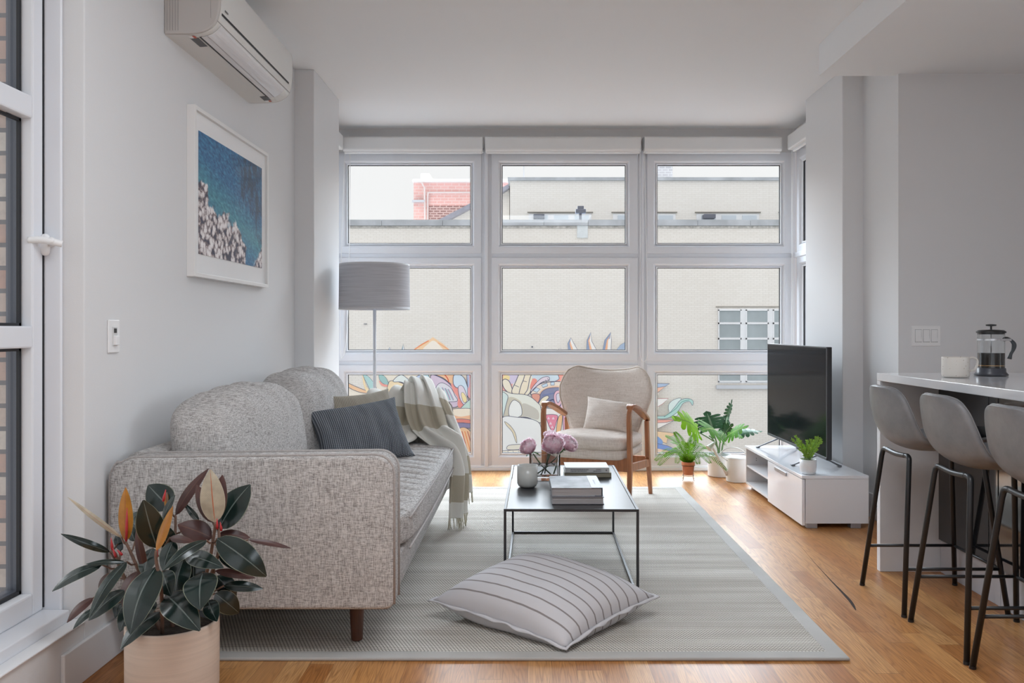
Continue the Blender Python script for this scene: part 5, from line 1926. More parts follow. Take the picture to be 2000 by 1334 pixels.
for bx in (-0.075, 0.075):
    c_ = backpt((bx / back_half(.635) + 1) / 2, (0.635 - 0.37) / 0.5, True)
    bmesh.ops.create_uvsphere(bm, u_segments=14, v_segments=8, radius=0.014, matrix=Matrix.Translation(c_ + Vector((0, -0.001, 0))) @ Matrix.Diagonal((1, 0.5, 1, 1)))
obj('button', bm, linen_b, bk, smooth=True, local=True)
bm = BM()
rim = [backpt(0, j / 36, True) for j in range(37)] + [backpt(i / 36, 1, True) for i in range(1, 37)] + [backpt(1, 1 - j / 36, True) for j in range(1, 37)]
tube(bm, rim, 0.005, 6)
obj('back_welt', bm, linen_b, bk, smooth=True, local=True)

# lumbar pillow on the chair
def cl(x, y, z):
    return Matrix.Translation(AC) @ Matrix.Rotation(ARZ, 4, 'Z') @ Vector((x, y, z))
bm = BM()
pillow(bm, cl(-0.105, -0.02, 0.465), cl(0.225, -0.05, 0.465), cl(0.235, 0.07, 0.655), cl(-0.10, 0.09, 0.690), 0.13, 34, 0.09, 0.003, 8)
one('lumbar_pillow', bm, linen, 'small beige linen lumbar pillow propped on the armchair seat', 'cushion', smooth=True)
# ================================================================ TV bench
gloss_w = mat('white_gloss', (0.74, 0.75, 0.78), 0.12, spec=0.5, coat=0.4)
matt_w = mat('white_board', (0.70, 0.70, 0.715), 0.4)
silver = mat('satin_silver', (0.42, 0.43, 0.46), 0.35, metal=0.8)
t = thing('tv_bench', 'low glossy white television bench with open shelves and a door', 'tv stand', (1.776, 5.34, 0))
X0, X1, Y0, Y1, HT = 1.585, 1.967, 4.72, 5.957, 0.306
bm = BM(); box(bm, X0 - 0.004, X1, Y0 - 0.002, Y1, HT - 0.018, HT); obj('top_board', bm, gloss_w, t, bevel=0.0015)
bm = BM()
box(bm, X0 + 0.018, X1, Y0, Y0 + 0.018, 0.03, HT - 0.019)
obj('side_panel', bm, matt_w, t, bevel=0.001)
bm = BM(); box(bm, X0 + 0.002, X1, Y1 - 0.018, Y1, 0.03, HT - 0.019); obj('side_panel', bm, matt_w, t, bevel=0.001)
bm = BM(); box(bm, X0 + 0.002, X1, 5.388, 5.404, 0.046, HT - 0.019); obj('divider', bm, matt_w, t)
bm = BM(); box(bm, X0 + 0.002, X1, Y0 + 0.018, Y1 - 0.018, 0.03, 0.046); obj('bottom_board', bm, matt_w, t)
bm = BM(); box(bm, X0 + 0.006, X1 - 0.01, 5.404, Y1 - 0.018, 0.155, 0.168); obj('shelf', bm, matt_w, t)
bm = BM(); box(bm, X1 - 0.008, X1 - 0.002, Y0 + 0.018, Y1 - 0.018, 0.046, HT - 0.019); obj('back_panel', bm, mat('bench_back', (0.50, 0.51, 0.53), 0.6), t)
bm = BM()
for z in (0.20, 0.215, 0.245):
    bmesh.ops.create_cone(bm, cap_ends=True, segments=8, radius1=0.003, radius2=0.003, depth=0.001, matrix=Matrix.Translation((1.66, Y1 - 0.0185, z)) @ Matrix.Rotation(PI / 2, 4, 'X'))
obj('peg_holes', bm, gasket_m, t)
bm = BM(); box(bm, X0 - 0.002, X0 + 0.015, Y0 + 0.001, 5.396, 0.018, HT - 0.022); dr = obj('door', bm, gloss_w, t, bevel=0.0015)
bm = BM(); box(bm, X0 - 0.009, X0 - 0.002, 5.00, 5.23, 0.252, 0.274); obj('handle', bm, silver, dr, bevel=0.002)
for x in (X0 + 0.03, X1 - 0.10):
    for y in (Y0 + 0.01, Y1 - 0.10, 5.35):
        bm = BM(); box(bm, x, x + 0.06, y, y + 0.05, 0.0, 0.03); obj('foot', bm, silver, t, bevel=0.002)

# television
tvx = 1.765
t = thing('television', 'large black flat-screen television standing on the white bench', 'television', (tvx, 5.415, HT))
tvb = mat('tv_bezel', (0.02, 0.021, 0.024), 0.3)
ty0, ty1, tz0, tz1 = 4.82, 6.01, 0.377, 1.045
TT = Matrix.Translation((tvx, 0, 0)) @ Matrix.Rotation(PI / 2, 4, 'Z')
bm = BM(); box(bm, tvx, tvx + 0.028, ty0, ty1, tz0, tz1); obj('case', bm, tvb, t, bevel=0.004)
bm = BM()
ring(bm, ty0 - 0.001, ty1 + 0.001, tz0 - 0.001, tz1 + 0.001, 0.009, 0, 0.0)
bm.free()
bm = BM()
for a, b_, c_, d_ in ((ty0, ty1, tz0, tz0 + 0.016), (ty0, ty1, tz1 - 0.008, tz1), (ty0, ty0 + 0.009, tz0, tz1), (ty1 - 0.009, ty1, tz0, tz1)):
    box(bm, tvx - 0.004, tvx + 0.001, a, b_, c_, d_)
obj('bezel', bm, mat('bezel_grey', (0.05, 0.052, 0.06), 0.35), t, bevel=0.001)
bm = BM(); box(bm, tvx - 0.0025, tvx - 0.0005, ty0 + 0.008, ty1 - 0.008, tz0 + 0.015, tz1 - 0.007)
obj('screen', bm, mat('tv_screen', (0.008, 0.009, 0.011), 0.12, spec=0.04), t)
bm = BM(); puffy(bm, tvx + 0.02, tvx + 0.060, ty0 + 0.12, ty1 - 0.12, tz0 + 0.02, tz0 + 0.40, k=10, n=10); obj('rear_housing', bm, tvb, t, smooth=True)
bm = BM()
for z in (0.78, 0.80, 0.82):
    box(bm, tvx + 0.028, tvx + 0.034, ty0 + 0.02, ty0 + 0.045, z, z + 0.01)
obj('side_ports', bm, tvb, t)
foot_m = mat('tv_foot', (0.16, 0.165, 0.18), 0.3, metal=0.7)
for yy in (5.03, 5.80):
    bm = BM()
    bar(bm, (tvx + 0.012, yy - 0.02, tz0 + 0.004), (tvx + 0.150, yy, HT + 0.006), 0.020, 0.010, (0, 0, 1), 0.018, 0.008)
    bar(bm, (tvx + 0.012, yy - 0.02, tz0 + 0.004), (tvx - 0.125, yy + 0.03, HT + 0.006), 0.020, 0.010, (0, 0, 1), 0.018, 0.008)
    box(bm, tvx + 0.138, tvx + 0.162, yy - 0.011, yy + 0.011, HT + 0.0005, HT + 0.010)
    box(bm, tvx - 0.137, tvx - 0.113, yy + 0.019, yy + 0.041, HT + 0.0005, HT + 0.010)
    obj('foot', bm, foot_m, t, bevel=0.002)

# ================================================================ plants
soil_m = mat('soil', (0.035, 0.024, 0.017), 0.95, bump=0.8, bscale=60, var=0.4, vscale=60)


def leaf_mat(name, top, under, rib, edge=None, rough=0.3, under_rough=0.6, vein=0.0, backrib=None, spec=0.5):
    m, nt, b, tc, xyz = new_mat(name, rough)
    b.inputs['Specular IOR Level'].default_value = spec
    sp = node(nt, 'ShaderNodeSeparateXYZ')
    nt.links.new(tc.outputs['UV'], sp.inputs[0])
    u, v = sp.outputs[0], sp.outputs[1]
    au = M(nt, 'ABSOLUTE', M(nt, 'SUBTRACT', u, 0.5))
    ribm = M(nt, 'LESS_THAN', au, 0.022)
    nz = noise_tex(nt, tc.outputs['Object'], 22.0, 3.0)
    def shade(c):
        return ramp(nt, nz, [(0.35, tuple(q * 0.78 for q in c)), (0.7, tuple(min(1, q * 1.22) for q in c))])
    c1 = mixc(nt, ribm, shade(top), rib)
    if edge:
        c1 = mixc(nt, M(nt, 'GREATER_THAN', au, 0.478), c1, edge)
    c2 = mixc(nt, ribm, shade(under), backrib or rib)
    geo = node(nt, 'ShaderNodeNewGeometry')
    nt.links.new(mixc(nt, geo.outputs['Backfacing'], c1, c2), b.inputs['Base Color'])
    veins = M(nt, 'SINE', M(nt, 'MULTIPLY', M(nt, 'ADD', v, M(nt, 'MULTIPLY', au, -0.5)), 160.0))
    bumpn(nt, b, veins, 0.10 if vein else 0.012, 0.002)
    return m


# --- rubber plant
RP = Vector((-1.082, 2.50, 0))
t = thing('rubber_plant', 'dark-leaved rubber plant in a pale clay pot before the sofa arm', 'potted plant', RP)
pot_clay = mat('pale_clay', (0.60, 0.485, 0.40), 0.75, var=0.06, vscale=3.0, stretch=(1, 1, 40), bump=0.06, bscale=4)
bm = BM(); lathe(bm, [(0.085, 0.0), (0.110, 0.0), (0.124, 0.012), (0.1335, 0.06), (0.1345, 0.256), (0.133, 0.2615), (0.126, 0.2615), (0.1245, 0.256), (0.123, 0.20)], RP, 72, True)
obj('pot', bm, pot_clay, t, smooth=True)
bm = BM(); lathe(bm, [(0.1235, 0.232), (0.09, 0.240), (0.0, 0.243)], RP, 40, False)
obj('soil', bm, soil_m, t)
bm = BM(); lathe(bm, [(0.1235, 0.21), (0.1235, 0.252), (0.118, 0.252), (0.117, 0.21)], RP, 48, False)
obj('inner_pot', bm, gasket_m, t, smooth=True)
Lz = lambda p, s: P(80 + p[0] / 2.938, 880 + p[1] / 2.938, s)
mD = leaf_mat('rubber_leaf', (0.007, 0.018, 0.015), (0.075, 0.028, 0.024), (0.10, 0.12, 0.11), (0.16, 0.17, 0.12), 0.2, spec=0.65)
mU = leaf_mat('rubber_leaf_wine', (0.065, 0.022, 0.018), (0.011, 0.026, 0.020), (0.12, 0.05, 0.03), (0.12, 0.09, 0.05), 0.42)
mO = leaf_mat('rubber_leaf_new', (0.42, 0.17, 0.018), (0.30, 0.14, 0.03), (0.35, 0.10, 0.03), (0.30, 0.22, 0.08), 0.35)
mPl = leaf_mat('rubber_leaf_pale', (0.42, 0.37, 0.28), (0.03, 0.04, 0.03), (0.42, 0.13, 0.06), (0.45, 0.42, 0.33), 0.5, vein=1)
LV = [  # base, tip, width (zoom px), base scale, tip scale, kind, curl, fold
    ((487, 520), (486, 212), 82, 640, 645, 'O', .03, .35), ((660, 572), (757, 318), 66, 670, 675, 'O', .02, .5),
    ((668, 560), (588, 284), 150, 655, 670, 'D', .08, .3), ((740, 330), (615, 198), 150, 615, 612, 'D', .05, .1),
    ((772, 370), (962, 103), 62, 612, 608, 'U', .10, .3), ((998, 412), (972, 108), 128, 640, 642, 'P', .05, .12),
    ((1002, 405), (1042, 140), 90, 632, 626, 'U', .06, .2), ((985, 412), (893, 196), 76, 628, 620, 'U', .08, .2),
    ((1020, 448), (1200, 195), 165, 628, 612, 'D', .10, .12), ((1010, 505), (1294, 722), 150, 650, 640, 'D', .14, .15),
    ((1190, 512), (1438, 562), 30, 625, 612, 'U', .08, .3), ((980, 500), (785, 425), 125, 630, 640, 'U', .12, .2),
    ((950, 515), (700, 688), 72, 660, 690, 'D', .12, .3), ((830, 600), (1048, 672), 96, 650, 665, 'D', .12, .2),
    ((1020, 600), (1222, 684), 92, 640, 625, 'D', .1, .2), ((1000, 690), (1232, 732), 46, 635, 628, 'U', .12, .2),
    ((1050, 775), (1274, 792), 60, 635, 625, 'D', .1, .2), ((930, 700), (912, 914), 180, 660, 690, 'D', .16, .12),
    ((1000, 820), (1136, 932), 115, 640, 628, 'D', .12, .15), ((662, 668), (512, 1052), 185, 668, 700, 'D', .16, .30),
    ((718, 828), (912, 1034), 165, 660, 692, 'D', .16, .2), ((684, 925), (458, 1138), 115, 655, 690, 'D', .12, .25),
    ((492, 638), (276, 960), 74, 655, 690, 'D', .12, .35), ((480, 800), (274, 975), 96, 650, 670, 'D', .12, .3),
    ((350, 655), (64, 808), 72, 645, 655, 'D', .14, .25), ((484, 640), (258, 652), 34, 640, 650, 'D', .08, .3),
    ((396, 582), (114, 478), 46, 640, 655, 'D', .16, .3), ((462, 500), (154, 268), 30, 640, 655, 'P', .10, .3),
    ((300, 845), (148, 988), 62, 640, 650, 'U', .12, .3), ((320, 900), (184, 1024), 44, 650, 660, 'D', .12, .3),
    ((600, 700), (548, 440), 52, 645, 650, 'U', .06, .4), ((540, 520), (505, 425), 62, 632, 628, 'D', .05, .2),
    ((455, 575), (438, 478), 62, 630, 634, 'D', .05, .1), ((905, 405), (820, 300), 34, 615, 612, 'D', -.18, .2),
    ((490, 450), (565, 348), 70, 618, 614, 'D', .08, .2), ((700, 400), (770, 255), 46, 636, 640, 'D', .08, .3),
    ((730, 560), (700, 420), 120, 630, 634, 'D', .08, .2), ((740, 500), (880, 525), 44, 640, 650, 'U', .1, .3),
    ((760, 520), (700, 690), 90, 640, 655, 'D', .1, .2), ((640, 560), (590, 720), 110, 638, 652, 'D', .1, .2),
    ((700, 690), (745, 835), 110, 650, 668, 'D', .12, .2), ((820, 620), (770, 830), 130, 630, 640, 'D', .12, .2),
    ((880, 600), (880, 800), 150, 622, 626, 'D', .12, .2), ((560, 690), (470, 900), 110, 640, 655, 'U', .12, .2),
    ((500, 780), (425, 960), 90, 632, 640, 'D', .12, .2), ((1010, 720), (1120, 840), 100, 625, 622, 'D', .12, .2),
    ((1020, 480), (1200, 500), 60, 625, 615, 'U', .12, .3), ((640, 480), (500, 400), 80, 622, 616, 'D', .1, .2),
    ((720, 240), (715, 330), 24, 618, 618, 'O', .0, .4), ((650, 860), (560, 980), 100, 645, 660, 'D', .1, .2),
    ((800, 800), (850, 960), 110, 640, 660, 'D', .14, .2), ((960, 860), (1010, 980), 90, 640, 655, 'D', .12, .2),
    ((540, 860), (452, 1040), 96, 640, 655, 'D', .12, .25), ((420, 700), (330, 800), 70, 630, 640, 'U', .1, .2),
]
prof_l = lambda u: (math.sin(PI * min(1, u ** 0.80 * 0.985 + 0.006)) ** 0.72) * (1 - 0.25 * max(0, u - 0.85) / 0.15)
mats = {'D': (mD, 'leaves'), 'U': (mU, 'wine_leaves'), 'O': (mO, 'new_leaves'), 'P': (mPl, 'pale_leaves')}
bms = {k: BM() for k in mats}
hubs = []
for i, (a, b_, w, s0, s1, k, cu, fo) in enumerate(LV):
    rn = random.Random(i)
    fx = (b_[0] - 680) / 900
    face = Vector((fx * 0.4 + rn.uniform(-.2, .2), -1, 0.55 + rn.uniform(-.15, .25)))
    pa, pb = Lz(a, s0), Lz(b_, s1)
    leaf(bms[k], pa, pb, w / 2.938 / ((s0 + s1) / 2) * 1.06, face, cu, -fo * 0.6, nl=14, prof=prof_l, nw=6)
    hubs.append(pa)
for k, b_ in bms.items():
    o = obj(mats[k][1], b_, mats[k][0], t, smooth=True, recalc=False)
o_lbl = {'new_leaves': 'young orange leaves', 'wine_leaves': 'wine-red leaf undersides', 'pale_leaves': 'pale leaf undersides'}
for ch in t.children:
    nm = ch.name.split('.')[0]
    if nm in o_lbl:
        ch['label'] = o_lbl[nm]
bm = BM()
def stem(pts, r0=0.0065, r1=0.004):
    q = spline([RP + Vector(p) if isinstance(p, tuple) else p for p in pts], 6)
    tube(bm, q, [r0 + (r1 - r0) * i / (len(q) - 1) for i in range(len(q))], 8)
stems = [[(-0.03, -0.02, 0.24), Lz((560, 690), 640), Lz((487, 525), 640)],
         [(-0.04, 0.0, 0.24), Lz((485, 740), 640), Lz((430, 600), 640), Lz((400, 580), 640)],
         [(-0.01, -0.05, 0.24), Lz((690, 800), 668), Lz((662, 640), 670), Lz((660, 575), 670)],
         [(0.04, 0.0, 0.24), Lz((950, 700), 640), Lz((990, 500), 640), Lz((1000, 415), 640)],
         [(0.05, 0.02, 0.24), Lz((1010, 620), 634), Lz((1022, 500), 632), Lz((1018, 450), 630)],
         [(0.0, 0.03, 0.24), Lz((760, 620), 625), Lz((770, 480), 618), Lz((772, 375), 614)],
         [(0.0, 0.0, 0.24), Lz((700, 620), 630), Lz((725, 450), 625), Lz((735, 335), 618)]]
for s_ in stems:
    stem(s_)
main = [spline([RP + Vector(p) if isinstance(p, tuple) else p for p in s_], 6) for s_ in stems]
allp = [p for q in main for p in q]
for h in hubs:
    c_ = min(allp, key=lambda p: (p - (h + Vector((0, 0.0, -0.03)))).length)
    if (c_ - h).length > 0.006:
        tube(bm, [c_, c_.lerp(h, 0.5) + Vector((0, 0, -0.006)), h], 0.0028, 6)
obj('stems', bm, mat('rubber_stem', (0.14, 0.075, 0.05), 0.6, var=0.3, vscale=40), t, smooth=True)
bm = BM()
for a, b_ in (((489, 520), (497, 262)), ((662, 620), (668, 560)), ((1012, 450), (1010, 390)), ((1035, 460), (1028, 410)), ((410, 570), (402, 500)), ((430, 612), (412, 560)), ((702, 290), (716, 225)), ((466, 600), (438, 770 - 200))):
    s0 = 642 if a[0] < 600 or a[0] > 900 else 668
    pa, pb = Lz(a, s0), Lz(b_, s0 + 2)
    tube(bm, [pa, pa.lerp(pb, .3), pb], [0.0035, 0.0045, 0.001], 8)
obj('red_shoots', bm, mat('red_shoot', (0.42, 0.03, 0.035), 0.4), t, smooth=True, label='bright red leaf sheaths')

# --- monstera
pot_w = mat('white_ceramic', (0.74, 0.74, 0.75), 0.35)
MP = Vector((1.508, 6.43, 0))
t = thing('monstera', 'artificial monstera in a white cylinder pot by the window', 'potted plant', MP)
bm = BM(); lathe(bm, [(0.085, 0.0), (0.090, 0.004), (0.091, 0.165), (0.086, 0.167), (0.085, 0.14)], MP, 48, True)
obj('pot', bm, pot_w, t, smooth=False, bevel=0.001)
bm = BM(); lathe(bm, [(0.0855, 0.146), (0.0, 0.15)], MP, 32, False); obj('soil', bm, gasket_m, t)


def monstera_leaf(bm, base, tip, W, face, curl=0.1, nl=6, cup=0.1):
    """heart-shaped blade cut into lobes"""
    base, tip = Vector(base), Vector(tip)
    d = tip - base; L = d.length; tt = d / L
    nn = Vector(face) - tt * Vector(face).dot(tt); nn.normalize()
    s = tt.cross(nn)
    uvl = bm.loops.layers.uv.verify()

    def pt(a, u):
        uu = max(-0.2, min(1.05, u))
        return base + tt * L * u + s * a * W / 2 + nn * (curl * L * math.sin(PI * max(0, min(1, uu))) - cup * W * a * a)
    env = lambda u: max(0.0, (math.sin(PI * min(1, max(0, (u + 0.16) / 1.16)) ** 0.75)) ** 0.6)
    for sd in (-1, 1):
        N = nl
        step = 1.0 / N
        for k in range(N):
            u0 = -0.02 + k * step * 0.98
            u1 = u0 + step * 0.98
            # a lobe: attached between u0 and u1 near the rib, sweeping tipwards
            sweep = -0.14 + 0.24 * (k / (N - 1))
            rows = 5
            prev = None
            for r in range(rows + 1):
                f = r / rows
                um = (u0 + u1) / 2 + sweep * f
                e = env(um)
                half = (u1 - u0) / 2 * (1.06 if f < 0.6 else 1.06 * (1 - (f - 0.6) * 0.40)) * (0.45 if r == rows else 1)
                a = sd * f * e
                A = pt(a, u0 * (1 - f) + (um - half) * f if f < .45 else um - half)
                B_ = pt(a * 0.99, u1 * (1 - f) + (um + half) * f if f < .45 else um + half)
                cur = (bm.verts.new(A), bm.verts.new(B_), f)
                if prev:
                    q = [prev[0], cur[0], cur[1], prev[1]] if sd > 0 else [prev[1], cur[1], cur[0], prev[0]]
                    fc = bm.faces.new(q)
                    for l in fc.loops:
                        ff = prev[2] if l.vert in prev[:2] else cur[2]
                        l[uvl].uv = (0.5 + sd * ff * 0.45, u0)
                prev = cur
    # terminal lobe
    ws = [(0.94, 0.14), (1.0, 0.20), (1.06, 0.10), (1.12, 0.0)]
    pts = [pt(w, u) for u, w in ws] + [pt(-w, u) for u, w in ws[:-1][::-1]]
    fc = bm.faces.new([bm.verts.new(p) for p in pts])
    for l in fc.loops:
        l[uvl].uv = (0.6, 0.9)


mona = leaf_mat('monstera_light', (0.20, 0.42, 0.008), (0.24, 0.45, 0.02), (0.12, 0.24, 0.02), None, 0.55, spec=0.15)
monb = leaf_mat('monstera_green', (0.075, 0.25, 0.010), (0.10, 0.28, 0.02), (0.24, 0.38, 0.06), None, 0.55, spec=0.15)
monc = leaf_mat('monstera_dark', (0.025, 0.10, 0.035), (0.08, 0.18, 0.10), (0.16, 0.25, 0.15), None, 0.45, spec=0.3)
Q = lambda x, y, s=249: P(1270 + x / 7.41, 770 + y / 7.41, s)
for m_ in (mona, monb):
    translucent(m_, 0.35)
crown = [Q(985, 850), Q(1035, 850), Q(1000, 850)]
bmA, bmB, bmC = BM(), BM(), BM()
monstera_leaf(bmA, Q(690, 520, 256), Q(345, 350, 262), 0.27, (0.15, -0.75, 0.7), 0.12)
monstera_leaf(bmB, Q(980, 560, 262), Q(740, 520, 272), 0.28, (0.0, -0.8, 0.7), 0.10)
monstera_leaf(bmC, Q(900, 500, 250), Q(820, 270, 248), 0.36, (0.25, -1, 0.2), 0.05)
monstera_leaf(bmC, Q(1050, 560, 248), Q(1130, 320, 244), 0.17, (0.7, -0.8, 0.2), 0.05)
monstera_leaf(bmC, Q(1105, 330, 245), Q(1180, 95, 244), 0.10, (0.7, -0.7, 0.0), 0.05)
monstera_leaf(bmC, Q(1090, 560, 250), Q(1190, 440, 254), 0.13, (-0.2, -1, 0.4), 0.08)
monstera_leaf(bmB, Q(1120, 600, 256), Q(1400, 470, 262), 0.17, (-0.1, -0.7, 0.8), 0.06)
monstera_leaf(bmB, Q(1060, 560, 262), Q(1010, 640, 268), 0.10, (0.0, -1, 0.3), 0.02)
monstera_leaf(bmC, Q(1240, 590, 246), Q(1590, 540, 242), 0.10, (0.0, -0.6, 0.8), 0.08)
monstera_leaf(bmB, Q(1300, 590, 250), Q(1290, 640, 252), 0.06, (0.0, -1, 0.4), 0.02)
for nm, b_, m_ in (('light_leaf', bmA, mona), ('leaves', bmB, monb), ('dark_leaves', bmC, monc)):
    obj(nm, b_, m_, t, smooth=False, recalc=False)
bm = BM()
for pts in ([Q(990, 850), Q(975, 780), Q(905, 650), Q(850, 600)], [Q(1000, 850), Q(940, 700), Q(720, 560), Q(600, 505, 256)], [Q(985, 850), Q(960, 700), Q(935, 620), Q(900, 500)],
            [Q(1000, 850), Q(1005, 740), Q(1020, 640), Q(1050, 560)], [Q(1035, 850), Q(1060, 700), Q(1120, 610), Q(1170, 590, 252)], [Q(1030, 850), Q(1050, 720), Q(1090, 640), Q(1240, 590, 247)],
            [Q(1040, 620), Q(1090, 450), Q(1110, 320, 245)]):
    tube(bm, spline(pts, 6), 0.0055, 8)
obj('stems', bm, mat('monstera_stem', (0.12, 0.22, 0.08), 0.5), t, smooth=True)

# --- fern
FP = Vector((1.227, 6.25, 0))
t = thing('fern', 'bright green fern in a small terracotta pot by the armchair', 'potted plant', FP + Vector((0, 0, 0.035)))
terra = mat('terracotta', (0.50, 0.19, 0.10), 0.8, var=0.1, vscale=30)
bm = BM(); lathe(bm, [(0.036, 0.042), (0.038, 0.042), (0.0465, 0.115), (0.050, 0.116), (0.0505, 0.140), (0.046, 0.140), (0.045, 0.12)], FP, 40, True)
obj('pot', bm, terra, t, smooth=False, bevel=0.0012)
bm = BM(); lathe(bm, [(0.0455, 0.128), (0, 0.134)], FP, 24, False); obj('soil', bm, soil_m, t)
bm = BM(); rb = BM()
rn = random.Random(12)
G = lambda x, y, s=256: P(1270 + x / 7.41, 770 + y / 7.41, s)
fr = [((220, 600), 256, .03), ((355, 545), 252, .02), ((640, 575), 250, .01), ((690, 620), 246, .02), ((70, 960), 262, .05), ((120, 1030), 268, .04), ((1110, 1100), 262, .05), ((930, 860), 252, .05),
      ((800, 780), 246, .05), ((240, 850), 250, .05), ((700, 1010), 268, .03), ((380, 1000), 272, .03), ((560, 700), 262, .03), ((480, 680), 264, .02), ((870, 1000), 268, .04), ((200, 900), 255, .04), ((300, 700), 262, .03)]
o0 = FP + Vector((0, 0, 0.135))
fm = leaf_mat('fern_leaf', (0.11, 0.28, 0.015), (0.15, 0.31, 0.025), (0.09, 0.18, 0.02), None, 0.6, spec=0.1)
translucent(fm, 0.4)
for (tx, ty), s_, lift in fr:
    tip = G(tx, ty, s_)
    d = tip - o0
    mid = o0.lerp(tip, 0.5) + Vector((0, 0, lift + 0.22 * math.hypot(d.x, d.y) * 0.6))
    pts = spline([o0 + Vector((rn.uniform(-.015, .015), rn.uniform(-.015, .015), 0)), mid, tip], 16)
    tube(rb, pts, [0.0016 * (1 - 0.6 * i / len(pts)) for i in range(len(pts))], 5)
    n_ = len(pts)
    for i in range(2, n_ - 1):
        tg = (pts[min(i + 1, n_ - 1)] - pts[i - 1]).normalized()
        up = Vector((0, -0.35, 1)); up = (up - tg * up.dot(tg)).normalized()
        sd = tg.cross(up).normalized()
        f = i / n_
        Ls = 0.040 * (math.sin(PI * min(1, 0.12 + f * 0.88)) ** 0.7) + 0.004
        for q in (-1, 1):
            dr_ = (sd * q + tg * 0.35 + Vector((0, 0, -0.12))).normalized()
            leaf(bm, pts[i], pts[i] + dr_ * Ls, 0.0068, up, 0.05, 0.1, nl=3, nw=2)
for k in range(40):     # dense heart of short young fronds
    a = rn.uniform(0, 6.28); r_ = rn.uniform(.01, .05)
    b0 = o0 + Vector((math.cos(a) * r_ * .5, math.sin(a) * r_ * .5, 0.0))
    leaf(bm, b0, b0 + Vector((math.cos(a) * r_, math.sin(a) * r_, rn.uniform(.02, .07))), 0.018, (0, -1, .5), .1, .1, nl=4, nw=2)
obj('fronds', bm, fm, t, smooth=False, recalc=False)
obj('frond_ribs', rb, mat('fern_rib', (0.10, 0.17, 0.04), 0.6), t, smooth=True)
t = thing('plant_stand', 'thin dark wire stand holding the small terracotta fern pot', 'plant stand', FP)
bm = BM()
wire = mat('dark_wire', (0.05, 0.035, 0.03), 0.5, metal=0.6)
tube(bm, [FP + Vector((0.0505 * math.cos(a * PI / 16), 0.0505 * math.sin(a * PI / 16), 0.112)) for a in range(32)], 0.0018, 6, closed=True)
tube(bm, [FP + Vector((0.0440 * math.cos(a * PI / 16), 0.0440 * math.sin(a * PI / 16), 0.036)) for a in range(32)], 0.0018, 6, closed=True)
obj('ring', bm, wire, t, smooth=True)
for a in (-2.5, -0.95, 0.6, 2.1):
    bm = BM(); c_, s_ = math.cos(a), math.sin(a)
    tube(bm, spline([FP + Vector((c_ * .0525, s_ * .0525, .112)), FP + Vector((c_ * .0525, s_ * .0525, .03)), FP + Vector((c_ * .054, s_ * .054, .012)), FP + Vector((c_ * .064, s_ * .064, .002))], 5), 0.0018, 6)
    obj('leg', bm, wire, t, smooth=True)

# --- watering can
WP = Vector((1.590, 6.20, 0))
can_m = mat('cream_enamel', (0.70, 0.69, 0.66), 0.35)
t = thing('watering_can', 'cream enamel watering can with a long spout on the floor by the television bench', 'watering can', WP)
bm = BM(); lathe(bm, [(0.080, 0.0), (0.084, 0.004), (0.084, 0.178), (0.081, 0.184), (0.070, 0.188), (0.0, 0.190)], WP, 48, True)
obj('body', bm, can_m, t, smooth=False, bevel=0.001)
bm = BM(); lathe(bm, [(0.085, 0.172), (0.0865, 0.176), (0.085, 0.180)], WP, 48, False); obj('rim', bm, can_m, t, smooth=True)
bm = BM()
sp0 = WP + Vector((-0.080, -0.01, 0.05))
pts = spline([sp0, P(1404, 896, 260), P(1394, 878, 261), P(1388, 870, 262)], 6)
tube(bm, pts, [0.0125 - 0.006 * i / len(pts) for i in range(len(pts))], 10)
sp_ = obj('spout', bm, can_m, t, smooth=True)
bm = BM()
a, b_ = P(1396, 864, 262), P(1384, 876, 263)
tube(bm, [a, a.lerp(b_, .35), b_], [0.007, 0.014, 0.026], 14)
obj('sprinkler_rose', bm, can_m, sp_, smooth=False)
bm = BM()
hp = spline([P(1405, 888, 260), P(1415, 878, 260), P(1430, 874.5, 260), P(1446, 878, 260), P(1458, 888, 260), P(1462, 898, 260)], 6)
tube(bm, hp, 0.0055, 8)
tube(bm, [P(1405, 888, 260), P(1421, 900, 260)], 0.005, 8)
obj('handle', bm, can_m, t, smooth=True)

